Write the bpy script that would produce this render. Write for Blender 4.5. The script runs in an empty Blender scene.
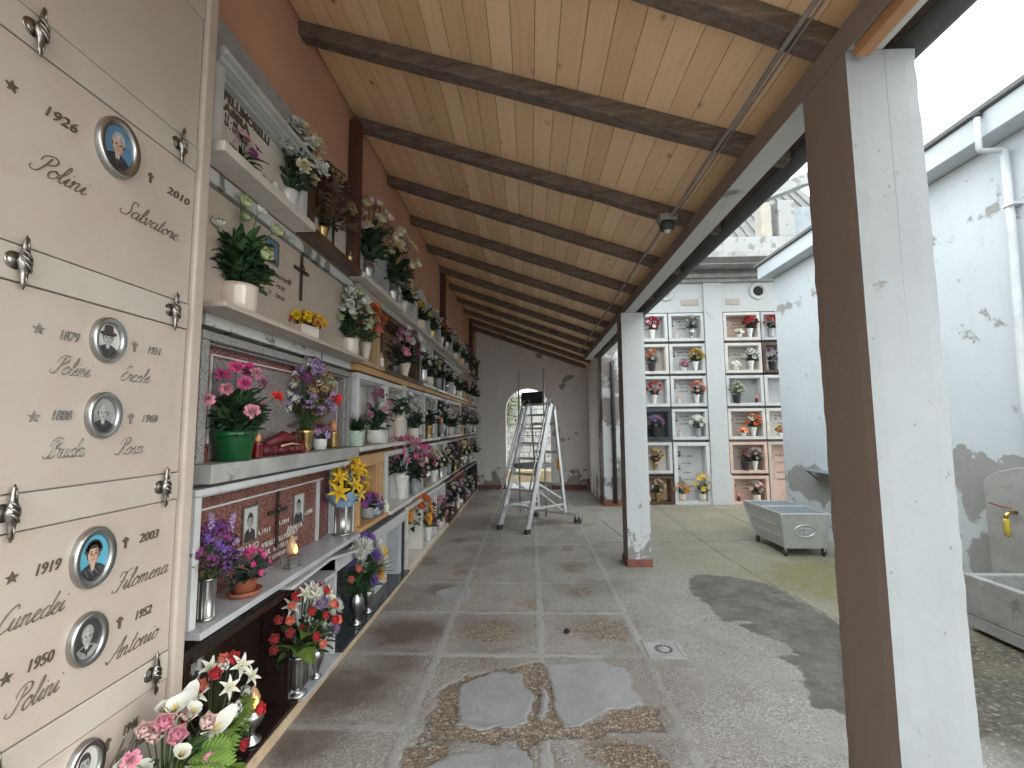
import bpy, bmesh, math, random
import numpy as np
from mathutils import Vector, Matrix, noise as mnoise
rnd = random.Random(7)
S = bpy.context.scene
C = S.collection
PI = math.pi
R_ = math.radians

# ------------------------------------------------------------------ camera model
FPX = 455.0; EYE = 1.6
def _axes():
    y = Vector((530-512, -(425-384), -FPX)).normalized()
    z = Vector((474-512, 4934, -FPX)); z = (z - y*z.dot(y)).normalized()
    x = y.cross(z)
    return x, y, z
_x, _y, _z = _axes()
CAMR = Matrix((_x, _y, _z))
def ray(px, py): return CAMR @ Vector((px-512, -(py-384), -FPX))
def PX(px, py, X): d = ray(px, py); return d*(X/d.x) + Vector((0, 0, EYE))
def PY(px, py, Y): d = ray(px, py); return d*(Y/d.y) + Vector((0, 0, EYE))
def PZ(px, py, Z=0.0): d = ray(px, py); return d*((Z-EYE)/d.z) + Vector((0, 0, EYE))

# ------------------------------------------------------------------ materials
MATS = {}
def nt(name):
    m = bpy.data.materials.new(name); m.use_nodes = True
    t = m.node_tree; t.nodes.clear()
    out = t.nodes.new('ShaderNodeOutputMaterial'); b = t.nodes.new('ShaderNodeBsdfPrincipled')
    t.links.new(b.outputs[0], out.inputs[0])
    MATS[name] = m
    return m, t, b
def N(t, typ, **kw):
    n = t.nodes.new(typ)
    for k, v in kw.items(): setattr(n, k, v)
    return n
def val(t, sock, v):
    if hasattr(v, 'is_output') or isinstance(v, bpy.types.NodeSocket): t.links.new(v, sock)
    else: sock.default_value = v
def col4(c): return (c[0], c[1], c[2], 1.0)
def coords(t, kind='Object'):
    if kind == 'World': return N(t, 'ShaderNodeNewGeometry').outputs['Position']
    return N(t, 'ShaderNodeTexCoord').outputs[kind]
def mapping(t, vec, scale=(1, 1, 1), loc=(0, 0, 0), rot=(0, 0, 0)):
    m = N(t, 'ShaderNodeMapping'); t.links.new(vec, m.inputs['Vector'])
    m.inputs['Scale'].default_value = scale; m.inputs['Location'].default_value = loc; m.inputs['Rotation'].default_value = rot
    return m.outputs[0]
def noise(t, vec, scale, detail=4, rough=0.55, dist=0.0):
    n = N(t, 'ShaderNodeTexNoise'); t.links.new(vec, n.inputs['Vector'])
    n.inputs['Scale'].default_value = scale; n.inputs['Detail'].default_value = detail
    n.inputs['Roughness'].default_value = rough; n.inputs['Distortion'].default_value = dist
    return n.outputs['Fac']
def voro(t, vec, scale, out='Distance', feature='F1', rand=1.0):
    n = N(t, 'ShaderNodeTexVoronoi', feature=feature); t.links.new(vec, n.inputs['Vector'])
    n.inputs['Scale'].default_value = scale; n.inputs['Randomness'].default_value = rand
    return n.outputs[out]
def ramp(t, fac, stops, interp='LINEAR'):
    r = N(t, 'ShaderNodeValToRGB'); t.links.new(fac, r.inputs[0])
    cr = r.color_ramp; cr.interpolation = interp
    while len(cr.elements) < len(stops): cr.elements.new(0.5)
    for e, (p, c) in zip(cr.elements, stops):
        e.position = p; e.color = col4(c) if isinstance(c, (tuple, list)) else (c, c, c, 1)
    return r.outputs[0]
def step(t, fac, a, b): return ramp(t, fac, [(a, 0.0), (b, 1.0)])
def mix(t, fac, a, b, mode='MIX'):
    n = N(t, 'ShaderNodeMix', data_type='RGBA', blend_type=mode)
    val(t, n.inputs[0], fac)
    for s, v in ((n.inputs[6], a), (n.inputs[7], b)):
        if isinstance(v, (tuple, list)): s.default_value = col4(v)
        else: t.links.new(v, s)
    return n.outputs[2]
def mth(t, op, a, b=None, clamp=False):
    n = N(t, 'ShaderNodeMath', operation=op, use_clamp=clamp); val(t, n.inputs[0], a)
    if b is not None: val(t, n.inputs[1], b)
    return n.outputs[0]
def sep(t, vec):
    n = N(t, 'ShaderNodeSeparateXYZ'); t.links.new(vec, n.inputs[0]); return n.outputs
def bump(t, b, h, strength=0.3, dist=0.01):
    n = N(t, 'ShaderNodeBump'); n.inputs['Strength'].default_value = strength; n.inputs['Distance'].default_value = dist
    t.links.new(h, n.inputs['Height']); t.links.new(n.outputs[0], b.inputs['Normal'])
def objrand(t): return N(t, 'ShaderNodeObjectInfo').outputs['Random']
def base(t, b, c): val(t, b.inputs['Base Color'], c if not isinstance(c, (tuple, list)) else col4(c))

def simple(name, c1, c2=None, scale=8, rough=0.6, metal=0.0, bmp=0.0, bscale=60, coat=0.0, kind='Object', dirt=None, var=0.0, spec=0.5, trans=0.0):
    m, t, b = nt(name)
    v = coords(t, kind)
    c2 = c2 or tuple(x*0.8 for x in c1)
    f = noise(t, v, scale, 5, 0.6)
    c = mix(t, step(t, f, 0.35, 0.65), c1, c2)
    if dirt:
        d = noise(t, v, scale*2.3, 6, 0.7)
        c = mix(t, step(t, d, 0.56, 0.72), c, dirt)
    if var:
        h = N(t, 'ShaderNodeHueSaturation'); t.links.new(c, h.inputs['Color'])
        r = objrand(t)
        val(t, h.inputs['Value'], mth(t, 'ADD', mth(t, 'MULTIPLY', r, 2*var), 1-var))
        val(t, h.inputs['Hue'], mth(t, 'ADD', mth(t, 'MULTIPLY', r, 0.03), 0.485))
        c = h.outputs[0]
    base(t, b, c)
    b.inputs['Roughness'].default_value = rough; b.inputs['Metallic'].default_value = metal
    b.inputs['Specular IOR Level'].default_value = spec
    if coat: b.inputs['Coat Weight'].default_value = coat
    if trans:
        b.inputs['Transmission Weight'].default_value = trans
    if bmp: bump(t, b, noise(t, v, bscale, 4, 0.6), bmp, 0.004)
    return m

def marble(name, c1, c2, vein, scale=3.0, rough=0.32, vstr=0.5):
    m, t, b = nt(name)
    v = coords(t, 'World')
    f = noise(t, v, scale, 5, 0.5, 0.2)
    c = mix(t, step(t, f, 0.3, 0.7), c1, c2)
    w = noise(t, mapping(t, v, (1, 1, 1.7), rot=(0.6, 0.3, 0)), scale*0.9, 6, 0.6, 0.5)
    line = ramp(t, w, [(0.478, 0.0), (0.498, 1.0), (0.502, 1.0), (0.53, 0.0)])
    bl = noise(t, v, 6.5, 6, 0.7)
    c = mix(t, mth(t, 'MULTIPLY', step(t, bl, 0.45, 0.72), 0.55), c, tuple(0.45*a_+0.55*b_ for a_, b_ in zip(c2, vein)))
    c = mix(t, mth(t, 'MULTIPLY', mth(t, 'MULTIPLY', line, vstr), step(t, noise(t, v, 1.9, 3), 0.52, 0.66)), c, vein)
    sp = noise(t, v, 23, 5, 0.7)
    c = mix(t, mth(t, 'MULTIPLY', step(t, sp, 0.6, 0.78), 0.45), c, vein)
    base(t, b, c)
    b.inputs['Roughness'].default_value = rough
    val(t, b.inputs['Roughness'], mth(t, 'ADD', mth(t, 'MULTIPLY', sp, 0.25), rough-0.1))
    return m

def granite(name, cols, scale=220, rough=0.25):
    m, t, b = nt(name)
    v = coords(t, 'Object')
    r = voro(t, v, scale, 'Color')
    x = N(t, 'ShaderNodeSeparateColor'); t.links.new(r, x.inputs[0])
    f = mth(t, 'ADD', mth(t, 'MULTIPLY', x.outputs[0], 0.65), mth(t, 'MULTIPLY', noise(t, v, scale*0.4, 3), 0.35))
    n = len(cols)
    c = ramp(t, f, [(0.2+0.6*i/(n-1), cc) for i, cc in enumerate(cols)])
    base(t, b, c); b.inputs['Roughness'].default_value = rough
    return m

def flower(name, c1, c2, rough=0.55):
    """petal colour, from the throat outwards by the petal's own 'tip' attribute"""
    m, t, b = nt(name)
    a = N(t, 'ShaderNodeAttribute', attribute_name='tip').outputs['Fac']
    c = mix(t, a, c2, c1)
    h = N(t, 'ShaderNodeHueSaturation'); t.links.new(c, h.inputs['Color'])
    r = objrand(t); p = noise(t, coords(t, 'Object'), 30, 3)
    val(t, h.inputs['Value'], mth(t, 'ADD', mth(t, 'ADD', mth(t, 'MULTIPLY', r, 0.3), mth(t, 'MULTIPLY', p, 0.5)), 0.6))
    base(t, b, h.outputs[0]); b.inputs['Roughness'].default_value = rough
    b.inputs['Specular IOR Level'].default_value = 0.25
    b.inputs['Sheen Weight'].default_value = 0.15
    return m

# stone
marble('cream_marble', (0.475, 0.41, 0.358), (0.425, 0.362, 0.315), (0.42, 0.30, 0.25), 2.6)
marble('pale_marble', (0.66, 0.61, 0.56), (0.56, 0.51, 0.46), (0.36, 0.32, 0.29), 3.5)
marble('white_marble', (0.54, 0.54, 0.53), (0.45, 0.45, 0.45), (0.4, 0.4, 0.42), 4)
marble('grey_marble', (0.45, 0.46, 0.48), (0.33, 0.34, 0.36), (0.6, 0.6, 0.62), 5)
marble('pink_marble', (0.6, 0.42, 0.34), (0.48, 0.33, 0.27), (0.7, 0.55, 0.48), 4)
marble('travertine', (0.50, 0.33, 0.19), (0.40, 0.25, 0.14), (0.24, 0.14, 0.08), 7, 0.5)
granite('red_granite', [(0.03, 0.012, 0.012), (0.14, 0.042, 0.035), (0.24, 0.085, 0.07), (0.30, 0.16, 0.14)])
granite('speckled_granite', [(0.10, 0.09, 0.09), (0.17, 0.15, 0.15), (0.23, 0.20, 0.20), (0.34, 0.31, 0.31)], 320)
granite('grey_granite', [(0.13, 0.125, 0.12), (0.24, 0.23, 0.225), (0.36, 0.35, 0.34)], 300)
marble('veined_grey', (0.40, 0.395, 0.385), (0.28, 0.275, 0.265), (0.09, 0.085, 0.08), 4.5, 0.45, 0.9)
marble('strip_marble', (0.48, 0.43, 0.385), (0.43, 0.38, 0.335), (0.42, 0.34, 0.29), 3.2, 0.35)
marble('warm_white', (0.60, 0.57, 0.53), (0.51, 0.48, 0.445), (0.36, 0.32, 0.29), 4)
granite('brown_granite', [(0.010, 0.006, 0.005), (0.018, 0.010, 0.008), (0.030, 0.016, 0.013)], 300, 0.13)
granite('black_granite', [(0.015, 0.017, 0.02), (0.035, 0.04, 0.048), (0.075, 0.085, 0.10)], 220, 0.16)
simple('dark_wood_marble', (0.10, 0.055, 0.036), (0.06, 0.03, 0.02), 6, 0.35)
simple('tan_edge', (0.52, 0.40, 0.27), (0.42, 0.31, 0.2), 9, 0.6, bmp=0.2, dirt=(0.25, 0.18, 0.12), kind='World')
simple('sandstone', (0.48, 0.44, 0.38), (0.36, 0.33, 0.29), 5, 0.85, bmp=0.4, dirt=(0.16, 0.15, 0.13), kind='World')
simple('cement', (0.34, 0.33, 0.315), (0.26, 0.25, 0.24), 4, 0.9, bmp=0.5, bscale=90, dirt=(0.17, 0.165, 0.155), kind='World')
simple('weathered_cement', (0.34, 0.335, 0.32), (0.24, 0.235, 0.225), 5, 0.9, bmp=0.6, bscale=70, dirt=(0.11, 0.115, 0.105), kind='World')
simple('terracotta_tile', (0.23, 0.075, 0.05), (0.16, 0.055, 0.04), 12, 0.7, bmp=0.2, dirt=(0.25, 0.2, 0.17), kind='World')
simple('brown_pipe', (0.09, 0.03, 0.02), (0.065, 0.022, 0.015), 10, 0.45)
simple('dark_pipe', (0.045, 0.048, 0.05), (0.03, 0.033, 0.035), 10, 0.5)
simple('gutter_metal', (0.075, 0.08, 0.082), (0.055, 0.058, 0.06), 6, 0.5)
simple('white_pipe', (0.62, 0.64, 0.65), (0.5, 0.52, 0.53), 5, 0.5)
simple('cable_grey', (0.30, 0.285, 0.27), (0.22, 0.21, 0.2), 14, 0.55)
simple('black_plastic', (0.015, 0.016, 0.018), (0.025, 0.026, 0.028), 10, 0.5)
simple('rubber', (0.02, 0.02, 0.02), (0.035, 0.033, 0.03), 20, 0.8)
simple('aluminium', (0.62, 0.63, 0.64), (0.5, 0.51, 0.52), 14, 0.42, metal=0.75, bmp=0.1, bscale=90)
simple('dull_grey_tread', (0.2, 0.205, 0.21), (0.15, 0.15, 0.155), 12, 0.7)
simple('silver', (0.50, 0.50, 0.49), (0.36, 0.36, 0.355), 12, 0.3, metal=1.0)
simple('chrome_bronze', (0.36, 0.335, 0.305), (0.17, 0.155, 0.14), 70, 0.28, metal=1.0)
simple('brass', (0.55, 0.38, 0.17), (0.4, 0.26, 0.11), 15, 0.3, metal=1.0)
simple('dark_bronze', (0.10, 0.08, 0.06), (0.06, 0.048, 0.038), 25, 0.4, metal=0.7)
simple('letter_bronze', (0.16, 0.13, 0.10), (0.10, 0.08, 0.06), 60, 0.42, metal=0.4)
simple('letter_silver', (0.42, 0.39, 0.36), (0.2, 0.185, 0.17), 90, 0.3, metal=0.7)
simple('letter_white', (0.7, 0.68, 0.64), (0.5, 0.48, 0.45), 40, 0.6)
simple('ink', (0.025, 0.025, 0.028), (0.04, 0.04, 0.045), 40, 0.6)
simple('white_ceramic', (0.72, 0.70, 0.67), (0.62, 0.60, 0.57), 5, 0.18, coat=0.3, var=0.06)
simple('cream_ceramic', (0.66, 0.56, 0.48), (0.58, 0.49, 0.42), 6, 0.2, coat=0.3, var=0.06)
simple('mint_ceramic', (0.45, 0.56, 0.45), (0.4, 0.5, 0.4), 6, 0.35)
simple('green_plastic', (0.006, 0.075, 0.022), (0.004, 0.055, 0.016), 6, 0.3)
simple('terracotta', (0.30, 0.09, 0.045), (0.23, 0.07, 0.035), 9, 0.65, bmp=0.1)
simple('grey_ceramic', (0.28, 0.29, 0.3), (0.22, 0.22, 0.23), 8, 0.4, var=0.2)
simple('dark_ceramic', (0.03, 0.03, 0.033), (0.05, 0.045, 0.045), 8, 0.3, var=0.2)
simple('paper_blue', (0.22, 0.33, 0.46), (0.28, 0.4, 0.53), 10, 0.6)
simple('red_glass', (0.16, 0.006, 0.010), (0.09, 0.004, 0.006), 8, 0.12, coat=0.5)
simple('clear_glass', (0.62, 0.6, 0.55), (0.5, 0.48, 0.44), 8, 0.12, coat=0.6)
simple('red_cloth', (0.16, 0.012, 0.018), (0.09, 0.008, 0.012), 20, 0.5)
simple('wax', (0.7, 0.3, 0.15), (0.6, 0.2, 0.1), 12, 0.4)
simple('frame_white', (0.58, 0.59, 0.59), (0.49, 0.50, 0.50), 7, 0.4, dirt=(0.42, 0.41, 0.39), kind='World')
simple('skin', (0.5, 0.34, 0.26), (0.42, 0.28, 0.21), 30, 0.5)
simple('grey_skin', (0.42, 0.41, 0.40), (0.33, 0.32, 0.31), 30, 0.5)
simple('photo_blue', (0.10, 0.22, 0.34), (0.07, 0.16, 0.26), 20, 0.3)
simple('photo_sky', (0.10, 0.38, 0.50), (0.08, 0.30, 0.42), 20, 0.3)
simple('photo_grey', (0.33, 0.33, 0.33), (0.2, 0.2, 0.2), 12, 0.3)
simple('photo_pale', (0.55, 0.54, 0.52), (0.45, 0.44, 0.42), 12, 0.3)
simple('photo_dark', (0.05, 0.05, 0.055), (0.03, 0.03, 0.03), 12, 0.3)
simple('hair_grey', (0.42, 0.42, 0.43), (0.25, 0.25, 0.26), 90, 0.6)
simple('hair_dark', (0.03, 0.025, 0.022), (0.06, 0.05, 0.045), 90, 0.6)
simple('cloth_dark', (0.015, 0.016, 0.022), (0.03, 0.03, 0.04), 40, 0.7)
simple('lips', (0.33, 0.13, 0.11), (0.28, 0.1, 0.09), 40, 0.5)
simple('tap_yellow', (0.45, 0.33, 0.04), (0.36, 0.25, 0.03), 20, 0.45)
simple('rust_red', (0.25, 0.06, 0.03), (0.18, 0.05, 0.03), 20, 0.6)
simple('orange_tape', (0.55, 0.25, 0.03), (0.45, 0.2, 0.03), 20, 0.5)
simple('figurine_pink', (0.55, 0.35, 0.28), (0.45, 0.28, 0.22), 14, 0.5)
simple('zinc', (0.60, 0.615, 0.62), (0.52, 0.535, 0.54), 9, 0.36, metal=0.6, bmp=0.06, bscale=40, dirt=(0.46, 0.465, 0.46))
simple('dull_lid', (0.22, 0.25, 0.27), (0.17, 0.195, 0.21), 7, 0.45, metal=0.3)
simple('garden_stone', (0.55, 0.55, 0.52), (0.38, 0.38, 0.35), 6, 0.9, bmp=0.6, bscale=20, dirt=(0.2, 0.21, 0.18), kind='World')
simple('tan_render', (0.5, 0.38, 0.22), (0.42, 0.31, 0.17), 5, 0.8, dirt=(0.3, 0.24, 0.15), kind='World')
simple('orange_stone', (0.52, 0.31, 0.15), (0.44, 0.25, 0.11), 9, 0.5, dirt=(0.33, 0.19, 0.09), kind='World')
simple('hollow_dark', (0.012, 0.012, 0.012), (0.02, 0.02, 0.02), 5, 0.9)
simple('roof_sheet', (0.17, 0.172, 0.168), (0.125, 0.125, 0.122), 4, 0.85, bmp=0.3, bscale=30, dirt=(0.13, 0.13, 0.12), kind='World')
simple('old_beige', (0.40, 0.36, 0.31), (0.33, 0.30, 0.26), 5, 0.85, dirt=(0.24, 0.22, 0.2), kind='World')
# plants
for n_, c1_, c2_ in (('leaf_dark', (0.028, 0.058, 0.026), (0.016, 0.036, 0.018)), ('leaf_mid', (0.055, 0.105, 0.038), (0.035, 0.07, 0.025)),
                     ('leaf_lime', (0.17, 0.27, 0.055), (0.10, 0.18, 0.035)), ('leaf_grey', (0.075, 0.10, 0.075), (0.045, 0.065, 0.05)),
                     ('leaf_dry', (0.15, 0.10, 0.05), (0.09, 0.055, 0.03)), ('leaf_purple', (0.07, 0.06, 0.055), (0.035, 0.03, 0.028))):
    simple(n_, c1_, c2_, 25, 0.5, var=0.25, spec=0.35)
F = {}
for n_, c1_, c2_ in (('red', (0.50, 0.022, 0.028), (0.25, 0.01, 0.014)), ('scarlet', (0.75, 0.02, 0.012), (0.4, 0.012, 0.01)), ('white', (0.60, 0.595, 0.56), (0.5, 0.52, 0.38)),
                     ('cream', (0.68, 0.60, 0.40), (0.5, 0.45, 0.25)), ('yellow', (0.72, 0.45, 0.015), (0.5, 0.30, 0.01)), ('amber', (0.62, 0.27, 0.012), (0.25, 0.06, 0.012)),
                     ('orange', (0.62, 0.13, 0.02), (0.35, 0.05, 0.015)), ('pink', (0.62, 0.21, 0.30), (0.6, 0.45, 0.42)), ('magenta', (0.55, 0.055, 0.22), (0.35, 0.03, 0.13)),
                     ('blush', (0.72, 0.55, 0.5), (0.62, 0.25, 0.28)), ('violet', (0.17, 0.08, 0.34), (0.1, 0.04, 0.2)), ('lilac', (0.36, 0.25, 0.42), (0.24, 0.15, 0.3)),
                     ('plum', (0.20, 0.035, 0.16), (0.12, 0.02, 0.1)), ('mauve', (0.40, 0.16, 0.26), (0.25, 0.08, 0.15)), ('coral', (0.68, 0.16, 0.11), (0.7, 0.3, 0.1)),
                     ('dryred', (0.10, 0.035, 0.028), (0.05, 0.018, 0.014)), ('drytan', (0.34, 0.24, 0.13), (0.2, 0.13, 0.07)), ('burgundy', (0.17, 0.015, 0.03), (0.09, 0.01, 0.018)),
                     ('greenish', (0.40, 0.45, 0.25), (0.22, 0.3, 0.1)), ('seed', (0.06, 0.03, 0.012), (0.03, 0.015, 0.008)), ('pollen', (0.55, 0.33, 0.03), (0.4, 0.2, 0.02))):
    flower('petal_'+n_, c1_, c2_)
m, t, b = nt('flame')
b.inputs['Base Color'].default_value = (1, .4, .05, 1); b.inputs['Emission Color'].default_value = (1, .42, .08, 1); b.inputs['Emission Strength'].default_value = 1.6

# walls ----------------------------------------------------------------
def peeling(name, paint, paint2, under, under2, amount=0.5, low=(0.0, 0.0), scale=2.2, rough=0.8, pits=0.0, streak=0.0, band=None, spots=(), crack=None):
    """painted render whose paint has flaked off in patches, more of them low down"""
    m, t, b = nt(name)
    v = coords(t, 'World'); z = sep(t, v)[2]
    c = mix(t, step(t, noise(t, v, 1.3, 5, 0.6), 0.3, 0.7), paint, paint2)
    n = noise(t, v, scale, 8, 0.62, 0.4)
    if low[1] > 0:
        lift = ramp(t, mth(t, 'DIVIDE', z, low[0]), [(0.0, 1.0), (0.5, 0.8), (1.0, 0.0)])
        n = mth(t, 'ADD', n, mth(t, 'MULTIPLY', lift, low[1]))
    if band:
        bz = mth(t, 'ABSOLUTE', mth(t, 'SUBTRACT', z, band[0]))
        n = mth(t, 'ADD', n, mth(t, 'MULTIPLY', ramp(t, mth(t, 'DIVIDE', bz, band[1]), [(0.0, 1.0), (1.0, 0.0)]), band[2]))
    if spots:
        sx, sy, sz = sep(t, v)
        for (cy, cz, ry, rz, am) in spots:
            a_ = mth(t, 'POWER', mth(t, 'DIVIDE', mth(t, 'SUBTRACT', sy, cy), ry), 2.0); b_ = mth(t, 'POWER', mth(t, 'DIVIDE', mth(t, 'SUBTRACT', sz, cz), rz), 2.0)
            n = mth(t, 'ADD', n, mth(t, 'MULTIPLY', ramp(t, mth(t, 'ADD', a_, b_), [(0.0, 1.0), (1.0, 0.0)]), am))
    f = step(t, mth(t, 'ADD', n, mth(t, 'MULTIPLY', mth(t, 'SUBTRACT', noise(t, v, 38, 4, 0.7), 0.5), 0.10)), 1-amount*0.5-0.018, 1-amount*0.5+0.018)
    u = mix(t, noise(t, v, 14, 5, 0.7), under, under2)
    edge = ramp(t, n, [(1-amount*0.5-0.05, 0.0), (1-amount*0.5-0.005, 0.35), (1-amount*0.5, 0.0)])
    c = mix(t, mth(t, 'MULTIPLY', edge, 0.5), c, tuple(x*0.75 for x in under))
    c = mix(t, f, c, u)
    if pits:
        d = voro(t, mapping(t, v, (1, 1, 0.7)), 27, 'Distance')
        k = step(t, noise(t, v, 2.9, 5, 0.75), 0.48, 0.54)
        pf = mth(t, 'MULTIPLY', ramp(t, mth(t, 'ADD', d, mth(t, 'MULTIPLY', noise(t, v, 55, 3), 0.3)), [(0.20, 1.0), (0.27, 0.0)]), k)
        c = mix(t, mth(t, 'MULTIPLY', pf, pits), c, tuple(x*0.5 for x in under))
    if crack:
        cx_, cy_, cz_ = sep(t, v)
        w_ = mth(t, 'ABSOLUTE', mth(t, 'SUBTRACT', mth(t, 'ADD', cx_, mth(t, 'MULTIPLY', mth(t, 'SUBTRACT', noise(t, mapping(t, v, (0, 0, 1)), 4.0, 7, 0.75), 0.5), 0.014)), crack[0]))
        cf = mth(t, 'MULTIPLY', ramp(t, mth(t, 'MULTIPLY', w_, 100.0), [(0.06, 0.7), (0.15, 0.0)]), step(t, mth(t, 'DIVIDE', cz_, 4.0), crack[1]/4, crack[1]/4+0.14))
        c = mix(t, cf, c, (0.10, 0.095, 0.09))
    if streak:
        s = noise(t, mapping(t, v, (9, 9, 0.5)), 2.0, 5, 0.6)
        c = mix(t, mth(t, 'MULTIPLY', step(t, s, 0.55, 0.8), streak), c, under)
    base(t, b, c); b.inputs['Roughness'].default_value = rough
    h = mth(t, 'ADD', mth(t, 'MULTIPLY', f, -1.0), mth(t, 'MULTIPLY', noise(t, v, 45, 5, 0.6), 0.5))
    bump(t, b, h, 0.5, 0.004)
    return m
peeling('white_column_dimmed', (0.31, 0.325, 0.338), (0.245, 0.258, 0.268), (0.23, 0.215, 0.2), (0.17, 0.158, 0.148), 0.60, (0.5, 0.24), 7.0, pits=0.6, streak=0.22, crack=(1.262, 1.75))  # near column: same white as the far one, dimmed to imitate weaker light
peeling('white_column_lifted', (0.56, 0.575, 0.585), (0.50, 0.515, 0.525), (0.30, 0.285, 0.26), (0.2, 0.19, 0.17), 0.62, (0.5, 0.26), 7.0, pits=0.5, streak=0.2)  # far column: that white lifted, its stronger light put into the paint
peeling('brown_column', (0.245, 0.195, 0.172), (0.215, 0.172, 0.152), (0.27, 0.22, 0.195), (0.13, 0.10, 0.09), 0.62, (0, 0), 4.0, pits=0.6)
peeling('shed_white', (0.53, 0.565, 0.59), (0.475, 0.51, 0.535), (0.33, 0.325, 0.31), (0.25, 0.245, 0.235), 0.66, (0.9, 0.10), 5.0, pits=0.6, streak=0.16, band=(3.42, .16, .17), spots=[(4.44, 1.06, .26, .46, .34), (3.85, 1.17, .55, .16, .4), (4.31, .36, .22, .3, .35), (6.75, .74, 1.0, .28, .42)])
peeling('niche_white', (0.47, 0.485, 0.49), (0.415, 0.43, 0.435), (0.36, 0.34, 0.31), (0.28, 0.26, 0.24), 0.64, (0, 0), 2.5, streak=0.18)
peeling('band_white', (0.56, 0.555, 0.54), (0.48, 0.475, 0.46), (0.22, 0.205, 0.185), (0.15, 0.14, 0.125), 0.82, (0, 0), 6.0, streak=0.15)
peeling('orange_plaster', (0.55, 0.305, 0.20), (0.46, 0.25, 0.16), (0.52, 0.32, 0.23), (0.45, 0.28, 0.2), 0.70, (0, 0), 1.4, rough=0.9)
peeling('end_plaster', (0.80, 0.76, 0.735), (0.70, 0.66, 0.64), (0.33, 0.29, 0.265), (0.24, 0.21, 0.195), 0.64, (0.7, 0.22), 2.6, streak=0.3)
peeling('pier_peel', (0.52, 0.53, 0.53), (0.46, 0.475, 0.475), (0.22, 0.19, 0.175), (0.17, 0.145, 0.13), 0.98, (0, 0), 1.5)
peeling('beam_white', (0.55, 0.56, 0.55), (0.48, 0.49, 0.48), (0.3, 0.28, 0.26), (0.22, 0.2, 0.19), 0.66, (0, 0), 3.0)
peeling('rough_concrete', (0.33, 0.335, 0.33), (0.26, 0.265, 0.26), (0.14, 0.14, 0.13), (0.22, 0.21, 0.2), 0.84, (0, 0), 7.0)

# boards: each board carries its own random number in 'tint'
m, t, b = nt('ceiling_boards')
v = coords(t, 'World'); a = N(t, 'ShaderNodeAttribute', attribute_name='tint').outputs['Fac']
off = N(t, 'ShaderNodeCombineXYZ'); val(t, off.inputs[1], mth(t, 'MULTIPLY', a, 37.0)); val(t, off.inputs[0], mth(t, 'MULTIPLY', a, 11.0))
va = N(t, 'ShaderNodeVectorMath', operation='ADD'); t.links.new(v, va.inputs[0]); t.links.new(off.outputs[0], va.inputs[1])
g = noise(t, mapping(t, va.outputs[0], (14, 0.8, 14)), 2.2, 6, 0.6, 0.9)
g2 = noise(t, mapping(t, va.outputs[0], (70, 1.2, 70)), 2.0, 3, 0.5)
c = ramp(t, g, [(0.25, (0.82, 0.54, 0.31)), (0.5, (0.88, 0.61, 0.37)), (0.75, (0.77, 0.49, 0.27))])
c = mix(t, mth(t, 'MULTIPLY', g2, 0.35), c, (0.62, 0.39, 0.215))
kd = mth(t, 'ADD', voro(t, mapping(t, va.outputs[0], (8, 6.0, 8)), 1.0, 'Distance'), mth(t, 'MULTIPLY', step(t, noise(t, va.outputs[0], 1.7, 2), 0.46, 0.56), 0.25))
c = mix(t, ramp(t, kd, [(0.07, 0.9), (0.13, 0.0)]), c, (0.16, 0.07, 0.03))
c = mix(t, ramp(t, kd, [(0.10, 0.0), (0.14, 0.35), (0.24, 0.0)]), c, (0.33, 0.17, 0.07))
hs = N(t, 'ShaderNodeHueSaturation'); t.links.new(c, hs.inputs['Color'])
val(t, hs.inputs['Value'], mth(t, 'ADD', mth(t, 'MULTIPLY', a, 0.22), 0.87))
val(t, hs.inputs['Saturation'], mth(t, 'ADD', mth(t, 'MULTIPLY', a, -0.12), 1.02))
base(t, b, hs.outputs[0]); b.inputs['Roughness'].default_value = 0.55
bump(t, b, g, 0.12, 0.003)

m, t, b = nt('old_timber')
v = coords(t, 'World')
g = noise(t, mapping(t, v, (1.1, 18, 18)), 2.4, 7, 0.65, 0.7)
c = ramp(t, g, [(0.25, (0.06, 0.043, 0.035)), (0.5, (0.14, 0.104, 0.084)), (0.66, (0.20, 0.155, 0.128)), (0.8, (0.09, 0.066, 0.054))])
c = mix(t, step(t, noise(t, v, 5, 5, 0.7), 0.55, 0.75), c, (0.05, 0.036, 0.03))
base(t, b, c); b.inputs['Roughness'].default_value = 0.75; bump(t, b, g, 0.5, 0.006)
m, t, b = nt('new_timber')
v = coords(t, 'World')
g = noise(t, mapping(t, v, (18, 1.1, 18)), 2.4, 6, 0.6, 0.7)
base(t, b, ramp(t, g, [(0.3, (0.50, 0.27, 0.13)), (0.7, (0.36, 0.18, 0.085))])); b.inputs['Roughness'].default_value = 0.6

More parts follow.
